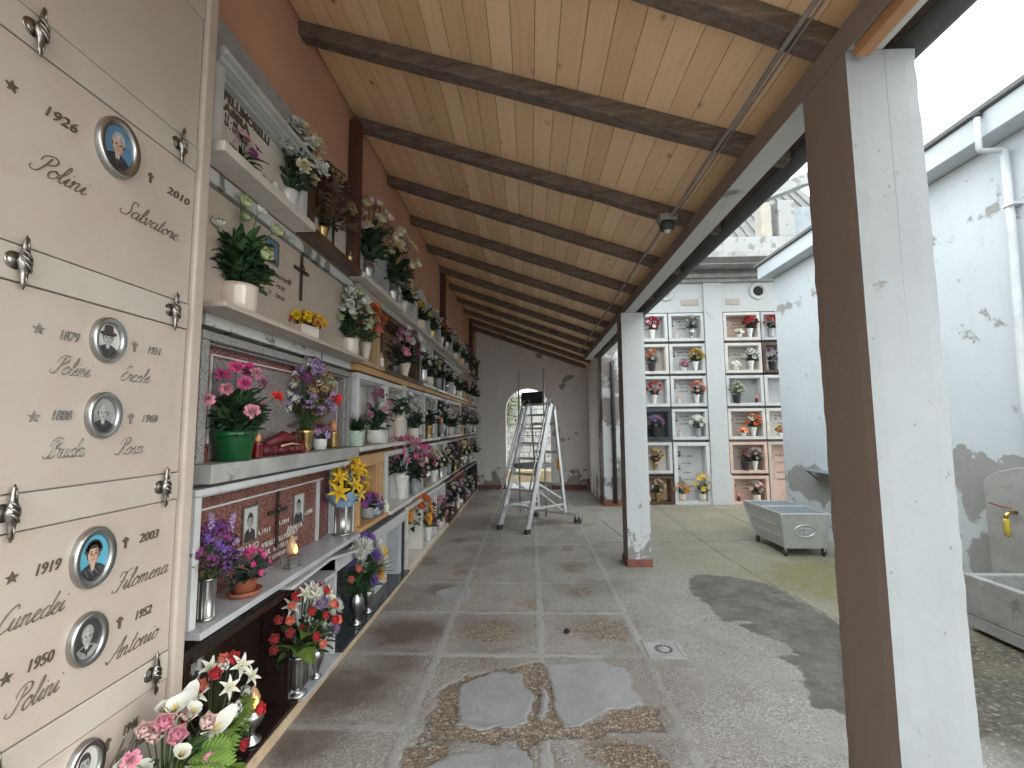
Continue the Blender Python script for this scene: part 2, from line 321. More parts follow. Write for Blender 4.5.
# ground: the sheet's own masks decide where pebbles, cement, wet asphalt and moss lie
m, t, b = nt('yard_surface')
v = coords(t, 'World')
A1 = N(t, 'ShaderNodeAttribute', attribute_name='mask_a'); A2 = N(t, 'ShaderNodeAttribute', attribute_name='mask_b')
s1 = N(t, 'ShaderNodeSeparateColor'); t.links.new(A1.outputs['Color'], s1.inputs[0])
s2 = N(t, 'ShaderNodeSeparateColor'); t.links.new(A2.outputs['Color'], s2.inputs[0])
gravel, stain, cement = s1.outputs[0], s1.outputs[1], s1.outputs[2]
wet, moss, seam = s2.outputs[0], s2.outputs[1], s2.outputs[2]
pave = A1.outputs['Alpha']; soil = A2.outputs['Alpha']
con = mix(t, step(t, noise(t, v, 2.1, 6, 0.65), 0.3, 0.7), (0.315, 0.292, 0.265), (0.225, 0.205, 0.183))
con = mix(t, mth(t, 'MULTIPLY', step(t, noise(t, v, 0.9, 6, 0.7), 0.52, 0.68), 0.5), con, (0.175, 0.148, 0.125))
spk = noise(t, v, 75, 3, 0.6, 1.2)
pit = mth(t, 'MULTIPLY', ramp(t, spk, [(0.60, 0.0), (0.66, 1.0)]), step(t, noise(t, v, 3.2, 4), 0.32, 0.55))
con = mix(t, mth(t, 'MULTIPLY', pit, 0.9), con, (0.09, 0.08, 0.07))
lite = ramp(t, noise(t, v, 140, 2, 0.5), [(0.6, 0.0), (0.72, 1.0)])
agg = N(t, 'ShaderNodeSeparateColor'); t.links.new(voro(t, v, 130, 'Color'), agg.inputs[0])
ag = ramp(t, agg.outputs[0], [(0.0, (0.115, 0.10, 0.085)), (0.4, (0.235, 0.215, 0.19)), (0.8, (0.36, 0.34, 0.31)), (1.0, (0.54, 0.51, 0.47))])
con = mix(t, mth(t, 'MULTIPLY', step(t, noise(t, v, 2.7, 6, 0.65), 0.36, 0.58), 0.6), con, ag)
con = mix(t, mth(t, 'MULTIPLY', lite, 0.4), con, (0.52, 0.5, 0.47))
vd = N(t, 'ShaderNodeVectorMath', operation='ADD'); t.links.new(v, vd.inputs[0]); nn = N(t, 'ShaderNodeTexNoise'); t.links.new(v, nn.inputs['Vector']); nn.inputs['Scale'].default_value = 50; vs_ = N(t, 'ShaderNodeVectorMath', operation='SCALE'); t.links.new(nn.outputs['Color'], vs_.inputs[0]); vs_.inputs['Scale'].default_value = 0.012; t.links.new(vs_.outputs[0], vd.inputs[1])
pc = voro(t, vd.outputs[0], 78, 'Color'); pd = voro(t, vd.outputs[0], 78, 'Distance')
px_ = N(t, 'ShaderNodeSeparateColor'); t.links.new(pc, px_.inputs[0])
peb = ramp(t, px_.outputs[0], [(0.0, (0.13, 0.085, 0.055)), (0.35, (0.22, 0.15, 0.10)), (0.65, (0.30, 0.215, 0.15)), (0.85, (0.34, 0.28, 0.225)), (1.0, (0.46, 0.41, 0.35))])
peb = mix(t, ramp(t, pd, [(0.40, 0.0), (0.80, 0.7)]), peb, (0.07, 0.05, 0.037))
con = mix(t, mth(t, 'MULTIPLY', pave, 0.6), con, mix(t, noise(t, v, 30, 4, 0.7), (0.30, 0.292, 0.28), (0.385, 0.375, 0.36)))
c = mix(t, mth(t, 'MULTIPLY', stain, 0.92), con, (0.105, 0.075, 0.056))
cem = mix(t, step(t, noise(t, v, 5, 7, 0.7), 0.35, 0.68), (0.25, 0.25, 0.25), (0.325, 0.32, 0.315))
cem = mix(t, mth(t, 'MULTIPLY', step(t, noise(t, v, 17, 6, 0.75), 0.55, 0.7), 0.5), cem, (0.17, 0.165, 0.16))
c = mix(t, cement, c, cem)
gb = mth(t, 'ADD', gravel, mth(t, 'MULTIPLY', mth(t, 'SUBTRACT', noise(t, v, 60, 3), 0.5), 0.5))
gb = mth(t, 'MULTIPLY', ramp(t, gb, [(0.36, 0.0), (0.66, 1.0)]), 1.0)
c = mix(t, mth(t, 'MULTIPLY', gb, 0.88), c, peb)
c = mix(t, mth(t, 'MULTIPLY', seam, 0.8), c, (0.065, 0.06, 0.052))
wc = mix(t, noise(t, v, 6, 6, 0.7), (0.055, 0.047, 0.038), (0.10, 0.088, 0.072))
wf = mth(t, 'MULTIPLY', wet, ramp(t, noise(t, v, 4.5, 7, 0.72), [(0.3, 0.55), (0.6, 1.0)]))
c = mix(t, wf, c, wc)
mc = mix(t, noise(t, v, 26, 5, 0.7), (0.10, 0.092, 0.03), (0.215, 0.19, 0.075))
mf = mth(t, 'MULTIPLY', moss, ramp(t, noise(t, v, 9, 7, 0.75), [(0.25, 0.3), (0.5, 1.0)]))
c = mix(t, mf, c, mc)
sc = voro(t, v, 60, 'Color'); sx = N(t, 'ShaderNodeSeparateColor'); t.links.new(sc, sx.inputs[0])
so = ramp(t, sx.outputs[0], [(0, (0.04, 0.035, 0.025)), (0.6, (0.085, 0.073, 0.05)), (0.92, (0.13, 0.11, 0.08)), (1, (0.28, 0.25, 0.21))])
c = mix(t, soil, c, so)
base(t, b, c)
val(t, b.inputs['Roughness'], mth(t, 'SUBTRACT', 0.88, mth(t, 'MULTIPLY', wet, 0.25)))
hh = mth(t, 'ADD', mth(t, 'MULTIPLY', mth(t, 'MULTIPLY', mth(t, 'SUBTRACT', 1.0, pd), mth(t, 'ADD', gb, soil)), 1.2), mth(t, 'MULTIPLY', mth(t, 'ADD', mth(t, 'MULTIPLY', pit, -0.6), noise(t, v, 50, 5, 0.7)), 0.7))
bump(t, b, hh, 0.75, 0.008)

# ------------------------------------------------------------------ mesh builder
class MB:
    def __init__(s): s.v = []; s.f = []; s.m = []; s.tip = []; s.sm = []; s.xf = None
    def add(s, vs, fs, m=0, tips=None, smooth=False, M=None):
        o = len(s.v); M = M or s.xf
        if M is not None: vs = [M @ Vector(p) for p in vs]
        s.v += [tuple(p) for p in vs]; s.tip += list(tips) if tips else [0.7]*len(vs)
        s.f += [tuple(i+o for i in f) for f in fs]
        s.m += [m]*len(fs) if isinstance(m, int) else list(m); s.sm += [smooth]*len(fs)
        return s
    def join(s, b, M, moff=0):
        return s.add(b.v, b.f, [i+moff for i in b.m], b.tip, True, M)
    def box(s, x0, x1, y0, y1, z0, z1, m=0, M=None):
        vs = [(x, y, z) for z in (z0, z1) for y in (y0, y1) for x in (x0, x1)]
        return s.add(vs, [(0, 2, 3, 1), (4, 5, 7, 6), (0, 1, 5, 4), (2, 6, 7, 3), (0, 4, 6, 2), (1, 3, 7, 5)], m, M=M)
    def hexa(s, vs, m=0):
        return s.add(vs, [(0, 2, 3, 1), (4, 5, 7, 6), (0, 1, 5, 4), (2, 6, 7, 3), (0, 4, 6, 2), (1, 3, 7, 5)], m)
    def tube(s, pts, r, seg=8, m=0, cap=True, M=None, flat=1.0):
        pts = [Vector(p) for p in pts]; n = len(pts); vs = []; fs = []
        rr = r if isinstance(r, (list, tuple)) else [r]*n
        prev = None
        for i, p in enumerate(pts):
            d = (pts[min(i+1, n-1)]-pts[max(i-1, 0)])
            if d.length < 1e-9: d = Vector((0, 0, 1))
            d.normalize()
            if prev is None:
                u = d.orthogonal().normalized()
            else:
                u = prev - d*prev.dot(d)
                u = u.normalized() if u.length > 1e-6 else d.orthogonal().normalized()
            prev = u; w = d.cross(u)
            for k in range(seg):
                a = 2*PI*k/seg; vs.append(p + (u*math.cos(a) + w*math.sin(a)*flat)*rr[i])
        for i in range(n-1):
            for k in range(seg):
                k2 = (k+1) % seg; fs.append((i*seg+k, i*seg+k2, (i+1)*seg+k2, (i+1)*seg+k))
        if cap: fs += [tuple(range(seg-1, -1, -1)), tuple((n-1)*seg+k for k in range(seg))]
        return s.add(vs, fs, m, smooth=True, M=M)
    def bar(s, p, q, w, h, m=0, up=(0, 0, 1)):
        p = Vector(p); q = Vector(q); d = (q-p).normalized(); up = Vector(up)
        a = d.cross(up)
        if a.length < 1e-4: a = d.orthogonal()
        a.normalize(); b_ = a.cross(d).normalized(); vs = []
        for e in (p, q):
            for j in (-1, 1):
                for i in (-1, 1): vs.append(e + a*(i*w/2) + b_*(j*h/2))
        return s.add(vs, [(0, 2, 3, 1), (4, 5, 7, 6), (0, 1, 5, 4), (2, 6, 7, 3), (0, 4, 6, 2), (1, 3, 7, 5)], m)
    def lathe(s, prof, seg=20, m=0, M=None, c=(0, 0, 0)):
        vs = []; fs = []; n = len(prof)
        for (r, z) in prof:
            for k in range(seg):
                a = 2*PI*k/seg; vs.append((c[0]+r*math.cos(a), c[1]+r*math.sin(a), c[2]+z))
        for i in range(n-1):
            for k in range(seg):
                k2 = (k+1) % seg; fs.append((i*seg+k, i*seg+k2, (i+1)*seg+k2, (i+1)*seg+k))
        if prof[0][0] > 1e-5: fs.append(tuple(range(seg-1, -1, -1)))
        if prof[-1][0] > 1e-5: fs.append(tuple((n-1)*seg+k for k in range(seg)))
        return s.add(vs, fs, m, smooth=True, M=M)
    def poly(s, pts, ax, a0, a1, m=0):
        """extrude an outline; ax names the axis it is pushed along: x, y or z"""
        n = len(pts)
        def P(p, h): return {'x': (h, p[0], p[1]), 'y': (p[0], h, p[1]), 'z': (p[0], p[1], h)}[ax]
        vs = [P(p, a0) for p in pts]+[P(p, a1) for p in pts]
        fs = [tuple(range(n-1, -1, -1)), tuple(range(n, 2*n))]+[(i, (i+1) % n, n+(i+1) % n, n+i) for i in range(n)]
        return s.add(vs, fs, m)
    def ring(s, ox, oz, ix, iz, y0, y1, cx=0, cz=0, m=0, seg=28):
        """elliptical frame in the x-z plane, its rounded rim standing out from y1 to y0 (y0 < y1)"""
        prof = [(ox, oz, y1), (ox, oz, (y0*2+y1)/3), ((ox*3+ix)/4, (oz*3+iz)/4, y0), ((ox+ix)/2, (oz+iz)/2, y0+(y1-y0)*.25), ((ox+ix*3)/4, (oz+iz*3)/4, y0+(y1-y0)*.12), (ix, iz, y0+(y1-y0)*.55), (ix, iz, y1)]
        vs = []; fs = []
        for k in range(seg):
            a = 2*PI*k/seg
            for (ax, az, y) in prof: vs.append((cx+ax*math.cos(a), y, cz+az*math.sin(a)))
        n = len(prof)
        for k in range(seg):
            k2 = (k+1) % seg
            for i in range(n-1): fs.append((k*n+i, k2*n+i, k2*n+i+1, k*n+i+1))
        return s.add(vs, fs, m, smooth=True)
    def disc(s, rx, rz, y, cx=0, cz=0, m=0, seg=20, th=0.001):
        pts = [(cx+rx*math.cos(2*PI*k/seg), cz+rz*math.sin(2*PI*k/seg)) for k in range(seg)]
        return s.poly(pts, 'y', y, y+th, m)
    def mesh(s, name, mats):
        me = bpy.data.meshes.new(name)
        me.from_pydata(s.v, [], s.f)
        for mm in mats: me.materials.append(MATS[mm])
        me.polygons.foreach_set('material_index', s.m); me.polygons.foreach_set('use_smooth', s.sm)
        a = me.attributes.new('tip', 'FLOAT', 'POINT'); a.data.foreach_set('value', s.tip)
        bm = bmesh.new(); bm.from_mesh(me); bmesh.ops.recalc_face_normals(bm, faces=bm.faces); bm.to_mesh(me); bm.free()
        me.update(); return me
    def build(s, name, mats, parent=None, bev=0.0, loc=None):
        if isinstance(mats, str): mats = [mats]
        o = bpy.data.objects.new(name, s.mesh(name, mats)); C.objects.link(o)
        if parent: o.parent = parent
        if loc is not None: o.location = loc
        if bev:
            md = o.modifiers.new('edge', 'BEVEL'); md.width = bev; md.segments = 2; md.limit_method = 'ANGLE'; md.angle_limit = R_(50)
        return o
def tag(o, label=None, cat=None, group=None, kind=None):
    if label: o['label'] = label
    if cat: o['category'] = cat
    if group: o['group'] = group
    if kind: o['kind'] = kind
    return o
def thing(name, label, cat, loc=(0, 0, 0), rz=0.0, group=None):
    o = bpy.data.objects.new(name, None); C.objects.link(o); o.location = loc; o.rotation_euler = (0, 0, rz); o.empty_display_size = .1
    return tag(o, label, cat, group)
def inst(me, name, parent, M):
    o = bpy.data.objects.new(name, me); C.objects.link(o); o.parent = parent; o.matrix_local = M; return o
def T(*a): return Matrix.Translation(Vector(a))
def SC(a): return Matrix.Diagonal((a, a, a, 1))
def RZ(a): return Matrix.Rotation(a, 4, 'Z')
def RX(a): return Matrix.Rotation(a, 4, 'X')
def RY(a): return Matrix.Rotation(a, 4, 'Y')
def aim(d, roll=0.0):
    return Vector(d).to_track_quat('Z', 'Y').to_matrix().to_4x4() @ RZ(roll)
# ------------------------------------------------------------------ petals, blooms, leaves
def petal(b, L, W, a0, a1, az, cup=0.15, sharp=0.5, z0=0.0, r0=0.03, m=0, nl=3, nw=2, tip0=0.0, wav=0.0, M=None):
    vs = []; fs = []; tips = []; r = r0; z = z0
    ca, sa = math.cos(az), math.sin(az)
    for i in range(nl+1):
        s_ = i/nl; an = R_(a0+(a1-a0)*s_)
        if i: r += math.cos(an)*L/nl; z += math.sin(an)*L/nl
        w = W*math.sin(PI*min(0.999, max(0.06, s_))**sharp)*0.5 + W*0.04
        if i == nl: w = W*0.10 if sharp < 1.0 else W*0.45
        for j in range(-nw, nw+1):
            t_ = j/nw; h = cup*W*t_*t_ + wav*W*math.sin(t_*5+s_*7)
            x = r - math.sin(an)*h; zz = z + math.cos(an)*h; y = w*t_
            vs.append((x*ca-y*sa, x*sa+y*ca, zz)); tips.append(tip0+(1-tip0)*s_)
    k = 2*nw+1
    for i in range(nl):
        for j in range(k-1): fs.append((i*k+j, i*k+j+1, (i+1)*k+j+1, (i+1)*k+j))
    b.add(vs, fs, m, tips, True, M)
def bloom(kind, lo=False):
    b = MB(); g = random.Random(hash(kind) % 1000 if False else sum(map(ord, kind)))
    nl, nw = (2, 1) if lo else (5, 3)
    def J(a): return g.uniform(-a, a)
    if kind == 'rose':
        for (n, L, W, a0, a1, tp) in ((3, .42, .42, 88, 112, .0), (3, .55, .5, 86, 105, .0), (4, .62, .62, 76, 98, .1), (5, .72, .75, 58, 88, .3), (5, .85, .85, 30, 66, .45)):
            o = g.uniform(0, 6)
            for i in range(n): petal(b, L*1.4, W*1.45, a0, a1, o+2*PI*i/n+J(.15), .28, .85, r0=.04+.08*(90-a0)/60, tip0=tp, nl=nl, nw=nw, wav=.03)
    elif kind == 'mum':
        for (n, L, a0, a1, z0) in ((15, 1.0, 6, 26, 0), (13, .92, 26, 48, .04), (11, .8, 48, 72, .07), (7, .6, 70, 95, .1)):
            o = g.uniform(0, 6)
            for i in range(n): petal(b, L*(1+J(.1)), .2, a0+J(6), a1+J(6), o+2*PI*i/n+J(.1), .35, .55, z0=z0, nl=nl, nw=1, tip0=.25)
    elif kind == 'daisy':
        for (n, L, a0, a1, z0) in ((13, 1.0, 12, 2, 0), (12, .9, 24, 10, .03)):
            o = g.uniform(0, 6)
            for i in range(n): petal(b, L*(1+J(.1)), .28, a0+J(6), a1+J(8), o+2*PI*i/n+J(.1), .2, .5, z0=z0, nl=nl, nw=1, tip0=.35)
        b.lathe([(.26, .0), (.3, .06), (.2, .15), (.0, .18)], 10, 1)
    elif kind == 'lily':
        for k in range(2):
            for i in range(3): petal(b, 1.25, .46, 66-8*k, -12+6*k, 2*PI*i/3+k*PI/3+J(.1), .22, .62, nl=4 if not lo else 2, nw=nw, tip0=.1)
        for i in range(5):
            a = 2*PI*i/5; b.tube([(0, 0, .1), (.1*math.cos(a), .1*math.sin(a), .5), (.25*math.cos(a), .25*math.sin(a), .75)], [.015, .012, .035], 5, 1)
    elif kind == 'calla':
        vs = []; fs = []; tips = []; n = 12; q = 6
        for i in range(q+1):
            s_ = i/q
            for k in range(n+1):
                a = -PI + 2*PI*k/n
                fl = max(0.0, math.cos(a))
                r = .07 + .42*s_**1.6*(0.72+0.28*fl); z = 1.0*s_ + .55*s_**2*fl**2 - .18*s_**3*(1-fl)
                x = r*math.cos(a)*(1+.35*fl*s_); y = r*math.sin(a)
                if k in (0, n): x += .1*s_*(1 if k else -1)*0.3
                vs.append((x, y, z)); tips.append(.2+.8*s_)
        for i in range(q):
            for k in range(n): fs.append((i*(n+1)+k, i*(n+1)+k+1, (i+1)*(n+1)+k+1, (i+1)*(n+1)+k))
        b.add(vs, fs, 0, tips, True)
        b.tube([(0, 0, .1), (.02, 0, .5), (.05, 0, .85)], [.045, .05, .03], 6, 1)
    elif kind == 'carnation':
        for i in range(34 if not lo else 18):
            el = g.uniform(5, 95); petal(b, g.uniform(.6, .95), .5, el, el-18+J(15), g.uniform(0, 7), J(.3), 1.2, z0=.1, nl=nl, nw=nw, tip0=.2, wav=.12)
    elif kind == 'five':
        for i in range(5): petal(b, 1.0, .95, 28+J(6), 2+J(8), 2*PI*i/5+J(.1), .1, .8, nl=nl, nw=nw, tip0=.0)
        b.lathe([(.1, .02), (.1, .1), (.0, .14)], 6, 1)
    elif kind == 'bell':
        for i in range(6): petal(b, 1.0, .5, 75+J(5), 30+J(12), 2*PI*i/6+J(.1), .25, .6, nl=nl, nw=1, tip0=.1)
    elif kind == 'cluster':
        for i in range(26 if not lo else 12):
            d = Vector((g.gauss(0, 1), g.gauss(0, 1), g.gauss(.3, .8))); d.normalize(); p = d*g.uniform(.45, 1.0); mm = aim(d)
            for k in range(4): petal(b, .26, .24, 30, 10, k*PI/2, .2, .8, nl=2, nw=1, tip0=.3, M=T(*p) @ mm)
    elif kind == 'spike':
        for i in range(22 if not lo else 12):
            z = i/22*2.4 if not lo else i/12*2.4; r = .32*(1-z/3.0); a = i*2.4
            mm = T(r*math.cos(a), r*math.sin(a), z) @ aim((math.cos(a), math.sin(a), .8))
            for k in range(4): petal(b, .3, .26, 35, 5, k*PI/2, .2, .8, nl=2, nw=1, tip0=.3, M=mm)
    return b
def leafset(kind, lo=False):
    b = MB(); g = random.Random(sum(map(ord, kind)))
    if kind == 'blade': petal(b, 1.0, .16, 40, -25, 0, .25, .55, nl=4, nw=1)
    elif kind == 'broad': petal(b, 1.0, .62, 30, -20, 0, .12, .7, nl=4, nw=2)
    elif kind == 'oval': petal(b, 1.0, .42, 20, -12, 0, .2, .62, nl=3, nw=1)
    elif kind == 'fern':
        for i in range(11):
            s_ = .08+i/11*.9; L = .36*math.sin(PI*min(1, (s_*.85+.12)))+.05
            z = .25*math.sin(s_*2.2)
            for sg in (-1, 1): petal(b, L, .1, 8, -14, sg*(1.15-.25*s_), .1, .6, nl=2, nw=1, M=T(s_, 0, z))
        b.tube([(0, 0, 0), (.35, 0, .18), (.7, 0, .25), (1.0, 0, .2)], .008, 4)
    elif kind == 'needle':
        for i in range(9): petal(b, g.uniform(.7, 1.1), .04, g.uniform(10, 50), g.uniform(-25, 20), g.uniform(-.9, .9), .1, .6, nl=3, nw=1)
    elif kind == 'twig':
        b.tube([(0, 0, 0), (.5, 0, .2), (1, .03, .25)], .012, 4)
        for i in range(8): petal(b, .3, .2, 20, -10, (-1)**i*.8, .2, .65, nl=2, nw=1, M=T(.2+.1*i, 0, .08+.02*i))
    return b
BC = {}; BMESH = {}; LC = {}
def get_bloom(kind, lo):
    if (kind, lo) not in BC: BC[(kind, lo)] = bloom(kind, lo)
    return BC[(kind, lo)]
def get_leaf(kind):
    if kind not in LC: LC[kind] = leafset(kind)
    return LC[kind]
CENT = {'daisy': 'petal_amber', 'lily': 'petal_pollen', 'calla': 'petal_yellow', 'five': 'petal_cream'}
PART = {'mum': 'chrysanthemum', 'five': 'small_flower', 'bell': 'bell_flower', 'cluster': 'flower_cluster', 'spike': 'flower_spike', 'calla': 'calla_lily'}
def bloom_mesh(kind, colr, lo=False, cent=None):
    k = (kind, colr, lo, cent)
    if k not in BMESH:
        BMESH[k] = get_bloom(kind, lo).mesh(PART.get(kind, kind), ['petal_'+colr, cent or CENT.get(kind, 'petal_cream')])
    return BMESH[k]

# ------------------------------------------------------------------ vessels (origin at the foot)
def vase_urn(b, h, r, m=0): b.lathe([(r*.72, 0), (r*.74, h*.03), (r*.4, h*.09), (r*.3, h*.15), (r*.5, h*.3), (r*.92, h*.55), (r, h*.7), (r*.86, h*.84), (r*.66, h*.92), (r*.78, h), (r*.7, h*.985), (r*.6, h*.9), (r*.7, h*.7), (0, h*.5)], 20, m)
def vase_cyl(b, h, r, m=0):
    b.lathe([(r*.9, 0), (r*.93, h*.02), (r*.86, h*.06), (r*.94, h*.5), (r, h*.95), (r*1.05, h), (r*.93, h*.99), (r*.85, h*.8), (0, h*.75)], 20, m)
def vase_flute(b, h, r, m=0):
    b.lathe([(r*.9, 0), (r*.9, h*.03), (r*.5, h*.07), (r*.42, h*.12), (r*.6, h*.18), (r*.82, h*.24), (r*.92, h*.6), (r*1.0, h*.93), (r*1.08, h), (r*.9, h*.98), (r*.8, h*.7), (0, h*.6)], 20, m)
    for k in range(16):
        a = 2*PI*k/16; b.box(-.0035, .0035, r*.86, r*.97, h*.3, h*.9, m, M=RZ(a))
def vase_pot(b, h, r, m=0): b.lathe([(r*.76, 0), (r*.78, h*.01), (r*.93, h*.8), (r*.94, h*.81), (r*1.03, h*.82), (r*1.05, h*.99), (r*.98, h), (r*.9, h*.88), (0, h*.86)], 24, m)
def vase_cup(b, h, r, m=0): b.lathe([(r*.8, 0), (r*.88, h*.04), (r*.97, h*.35), (r, h*.9), (r*1.02, h), (r*.92, h*.99), (r*.9, h*.85), (0, h*.84)], 24, m)
def vase_bell(b, h, r, m=0): b.lathe([(r*.6, 0), (r*.62, h*.02), (r*.55, h*.1), (r*.7, h*.4), (r*.95, h*.8), (r*1.1, h), (r*1.0, h*.99), (r*.8, h*.7), (0, h*.6)], 20, m)
def vase_square(b, h, r, m=0):
    q = r*.9
    b.poly([(-q*.8, -q*.8), (q*.8, -q*.8), (q*.8, q*.8), (-q*.8, q*.8)], 'z', 0, h*.04, m)
    for (x0, x1, y0, y1) in ((-q, q, -q, -q*.86), (-q, q, q*.86, q), (-q, -q*.86, -q*.86, q*.86), (q*.86, q, -q*.86, q*.86)): b.box(x0, x1, y0, y1, h*.041, h, m)
    b.box(-q*.85, q*.85, -q*.85, q*.85, h*.8, h*.85, m)
def vase_ribbed(b, h, r, m=0):
    b.lathe([(r*1.0, 0), (r*1.0, h*.05), (r*.9, h*.06), (r*.9, h*.94), (r*1.0, h*.95), (r*1.02, h), (r*.88, h*.99), (r*.84, h*.8), (0, h*.75)], 20, m)
    for k in range(10): b.box(-r*.1, r*.1, r*.88, r*.98, h*.08, h*.93, m, M=RZ(2*PI*k/10))
def vase_jug(b, h, r, m=0):
    b.lathe([(r*.6, 0), (r*.65, h*.03), (r*.45, h*.1), (r*.6, h*.25), (r*.95, h*.55), (r*.9, h*.75), (r*.6, h*.9), (r*.8, h), (r*.7, h*.99), (r*.5, h*.88), (0, h*.8)], 20, m)
    b.tube([(r*.65, 0, h*.95), (r*1.3, 0, h*.9), (r*1.35, 0, h*.65), (r*.9, 0, h*.5)], r*.1, 6, m)
VASE = {k[5:]: v for k, v in list(globals().items()) if k.startswith('vase_')}
VNAME = {'pot': 'pot', 'cup': 'pot', 'square': 'pot', 'jug': 'jug'}

NARR = [0]
def arrangement(label, loc, vessel, blooms, leaves, spread=(.1, .12), out=(1, 0), near=True, cat=None, group=None, name=None, h0=0.0, saucer=None, wrap=None, squash=0.55, tilt=0.0, sink=.0):
    """vessel=(kind, height, radius, material); blooms=[(kind, colour, count, radius)]; leaves=[(kind, material, count, length)]
    out = the way the bunch faces, away from the wall behind it"""
    NARR[0] += 1
    g = random.Random(1000+NARR[0])
    kind, vh, vr, vm = vessel
    pot = kind in ('pot', 'cup')
    name = name or ('potted_plant' if pot else 'flower_vase')
    t = thing(name, label, cat or ('potted plant' if pot else 'flower vase'), loc, 0, group)
    b = MB(); VASE[kind](b, vh, vr); 
    if kind in ('square',): pass
    vo = b.build(VNAME.get(kind, 'vase'), vm, t)
    if kind == 'square': vo.rotation_euler.z = math.atan2(out[1], out[0])
    if saucer:
        sb = MB(); sb.lathe([(vr*.9, -.001), (vr*1.15, .006), (vr*1.35, .028), (vr*1.28, .028), (vr*1.0, .012), (0, .012)], 22); so = sb.build('saucer', saucer, t)
        vo.location.z = .013
    if wrap:
        wb = MB(); vs = []; fs = []; n = 26
        for i in range(4):
            for k in range(n):
                a = 2*PI*k/n; r = vr*.85+spread[0]*(.03+.20*i)*(1+.14*math.sin(a*7+i)); vs.append((r*math.cos(a), r*math.sin(a), vh*.9+spread[1]*.12*i+.018*math.sin(a*9+i)*(i > 1)))
        for i in range(3):
            for k in range(n): fs.append((i*n+k, i*n+(k+1) % n, (i+1)*n+(k+1) % n, (i+1)*n+k))
        wb.add(vs, fs, 0, None, True); wb.build('paper_wrap', wrap, t)
    o = Vector((out[0], out[1], 0)).normalized(); side = Vector((-o.y, o.x, 0))
    top = Vector((0, 0, vh*.9))
    R, H = spread
    def site(i, n, lo_, hi_):
        ga = PI*(3-math.sqrt(5)); u = (i+.5)/n
        el = lo_+(hi_-lo_)*u; a = i*ga+g.uniform(-.35, .35)
        cz = math.sin(el); cr = math.cos(el)
        x = cr*math.cos(a); y = cr*math.sin(a)
        if x < -.25: x = -.25-(x+.25)*.2
        return o*(x*R*squash*1.25 + R*.22) + side*(y*R) + Vector((0, 0, H*(.42+.62*cz)))
    tot = sum(q[2] for q in blooms)
    order = [q for q in blooms for _ in range(q[2])]; g.shuffle(order)
    fol = MB(); flow = MB(); slots = []
    mats = []; cm = {}
    def slot(mn):
        if mn not in cm: cm[mn] = len(mats); mats.append(mn)
        return cm[mn]
    lmats = []; lm = {}
    def lslot(mn):
        if mn not in lm: lm[mn] = len(lmats); lmats.append(mn)
        return lm[mn]
    for i, (bk, bc, _, br) in enumerate(order):
        p = site(i, tot, R_(-12), R_(86)) + Vector((0, 0, h0)) + side*(tilt*H)
        d = p - Vector((0, 0, H*.12)); d = (d.normalized()*.7 + o*.75).normalized() if bk not in ('spike',) else (d.normalized()*.8+Vector((0, 0, .7))).normalized()
        if bk == 'calla': d = (d*.9+Vector((0, 0, .3))).normalized()
        sz = br*g.uniform(.85, 1.15)
        M = T(*(top+p)) @ aim(d, g.uniform(0, 6.28)) @ SC(sz)
        cent = 'petal_seed' if bc in ('amber', 'yellow') and bk == 'daisy' else None
        if near: inst(bloom_mesh(bk, bc, False, cent), PART.get(bk, bk), t, M)
        else:
            src = get_bloom(bk, True)
            a_, c_ = slot('petal_'+bc), slot(cent or CENT.get(bk, 'petal_cream'))
            flow.add(src.v, src.f, [(a_, c_)[q] for q in src.m], src.tip, True, M)
        q = top+p
        fol.tube([Vector((g.uniform(-1, 1)*vr*.4, g.uniform(-1, 1)*vr*.4, vh*.75)), top*.5+q*.5+Vector((0, 0, H*.05)), q-d*sz*.08], max(.0016, sz*.06), 5, lslot('leaf_mid'), cap=False)
    for (lk, lmn, n, L) in leaves:
        src = get_leaf(lk); s_ = lslot(lmn)
        for i in range(n):
            p = site(i*1.0, n, R_(-30), R_(75))*g.uniform(.35, .8)
            d = Vector((p.x, p.y, 0)); 
            if d.length < 1e-4: d = o.copy()
            a = math.atan2(d.y, d.x)+g.uniform(-.6, .6)
            M = T(*(top+p*.75)) @ RZ(a) @ RY(-g.uniform(-.35, .9)) @ RX(g.uniform(-.7, .7)) @ SC(L*g.uniform(.7, 1.2))
            fol.add(src.v, src.f, s_, src.tip, True, M)
    if fol.v: fol.build('foliage', lmats, t)
    if not near and flow.v: flow.build('blossoms', mats, t)
    return t

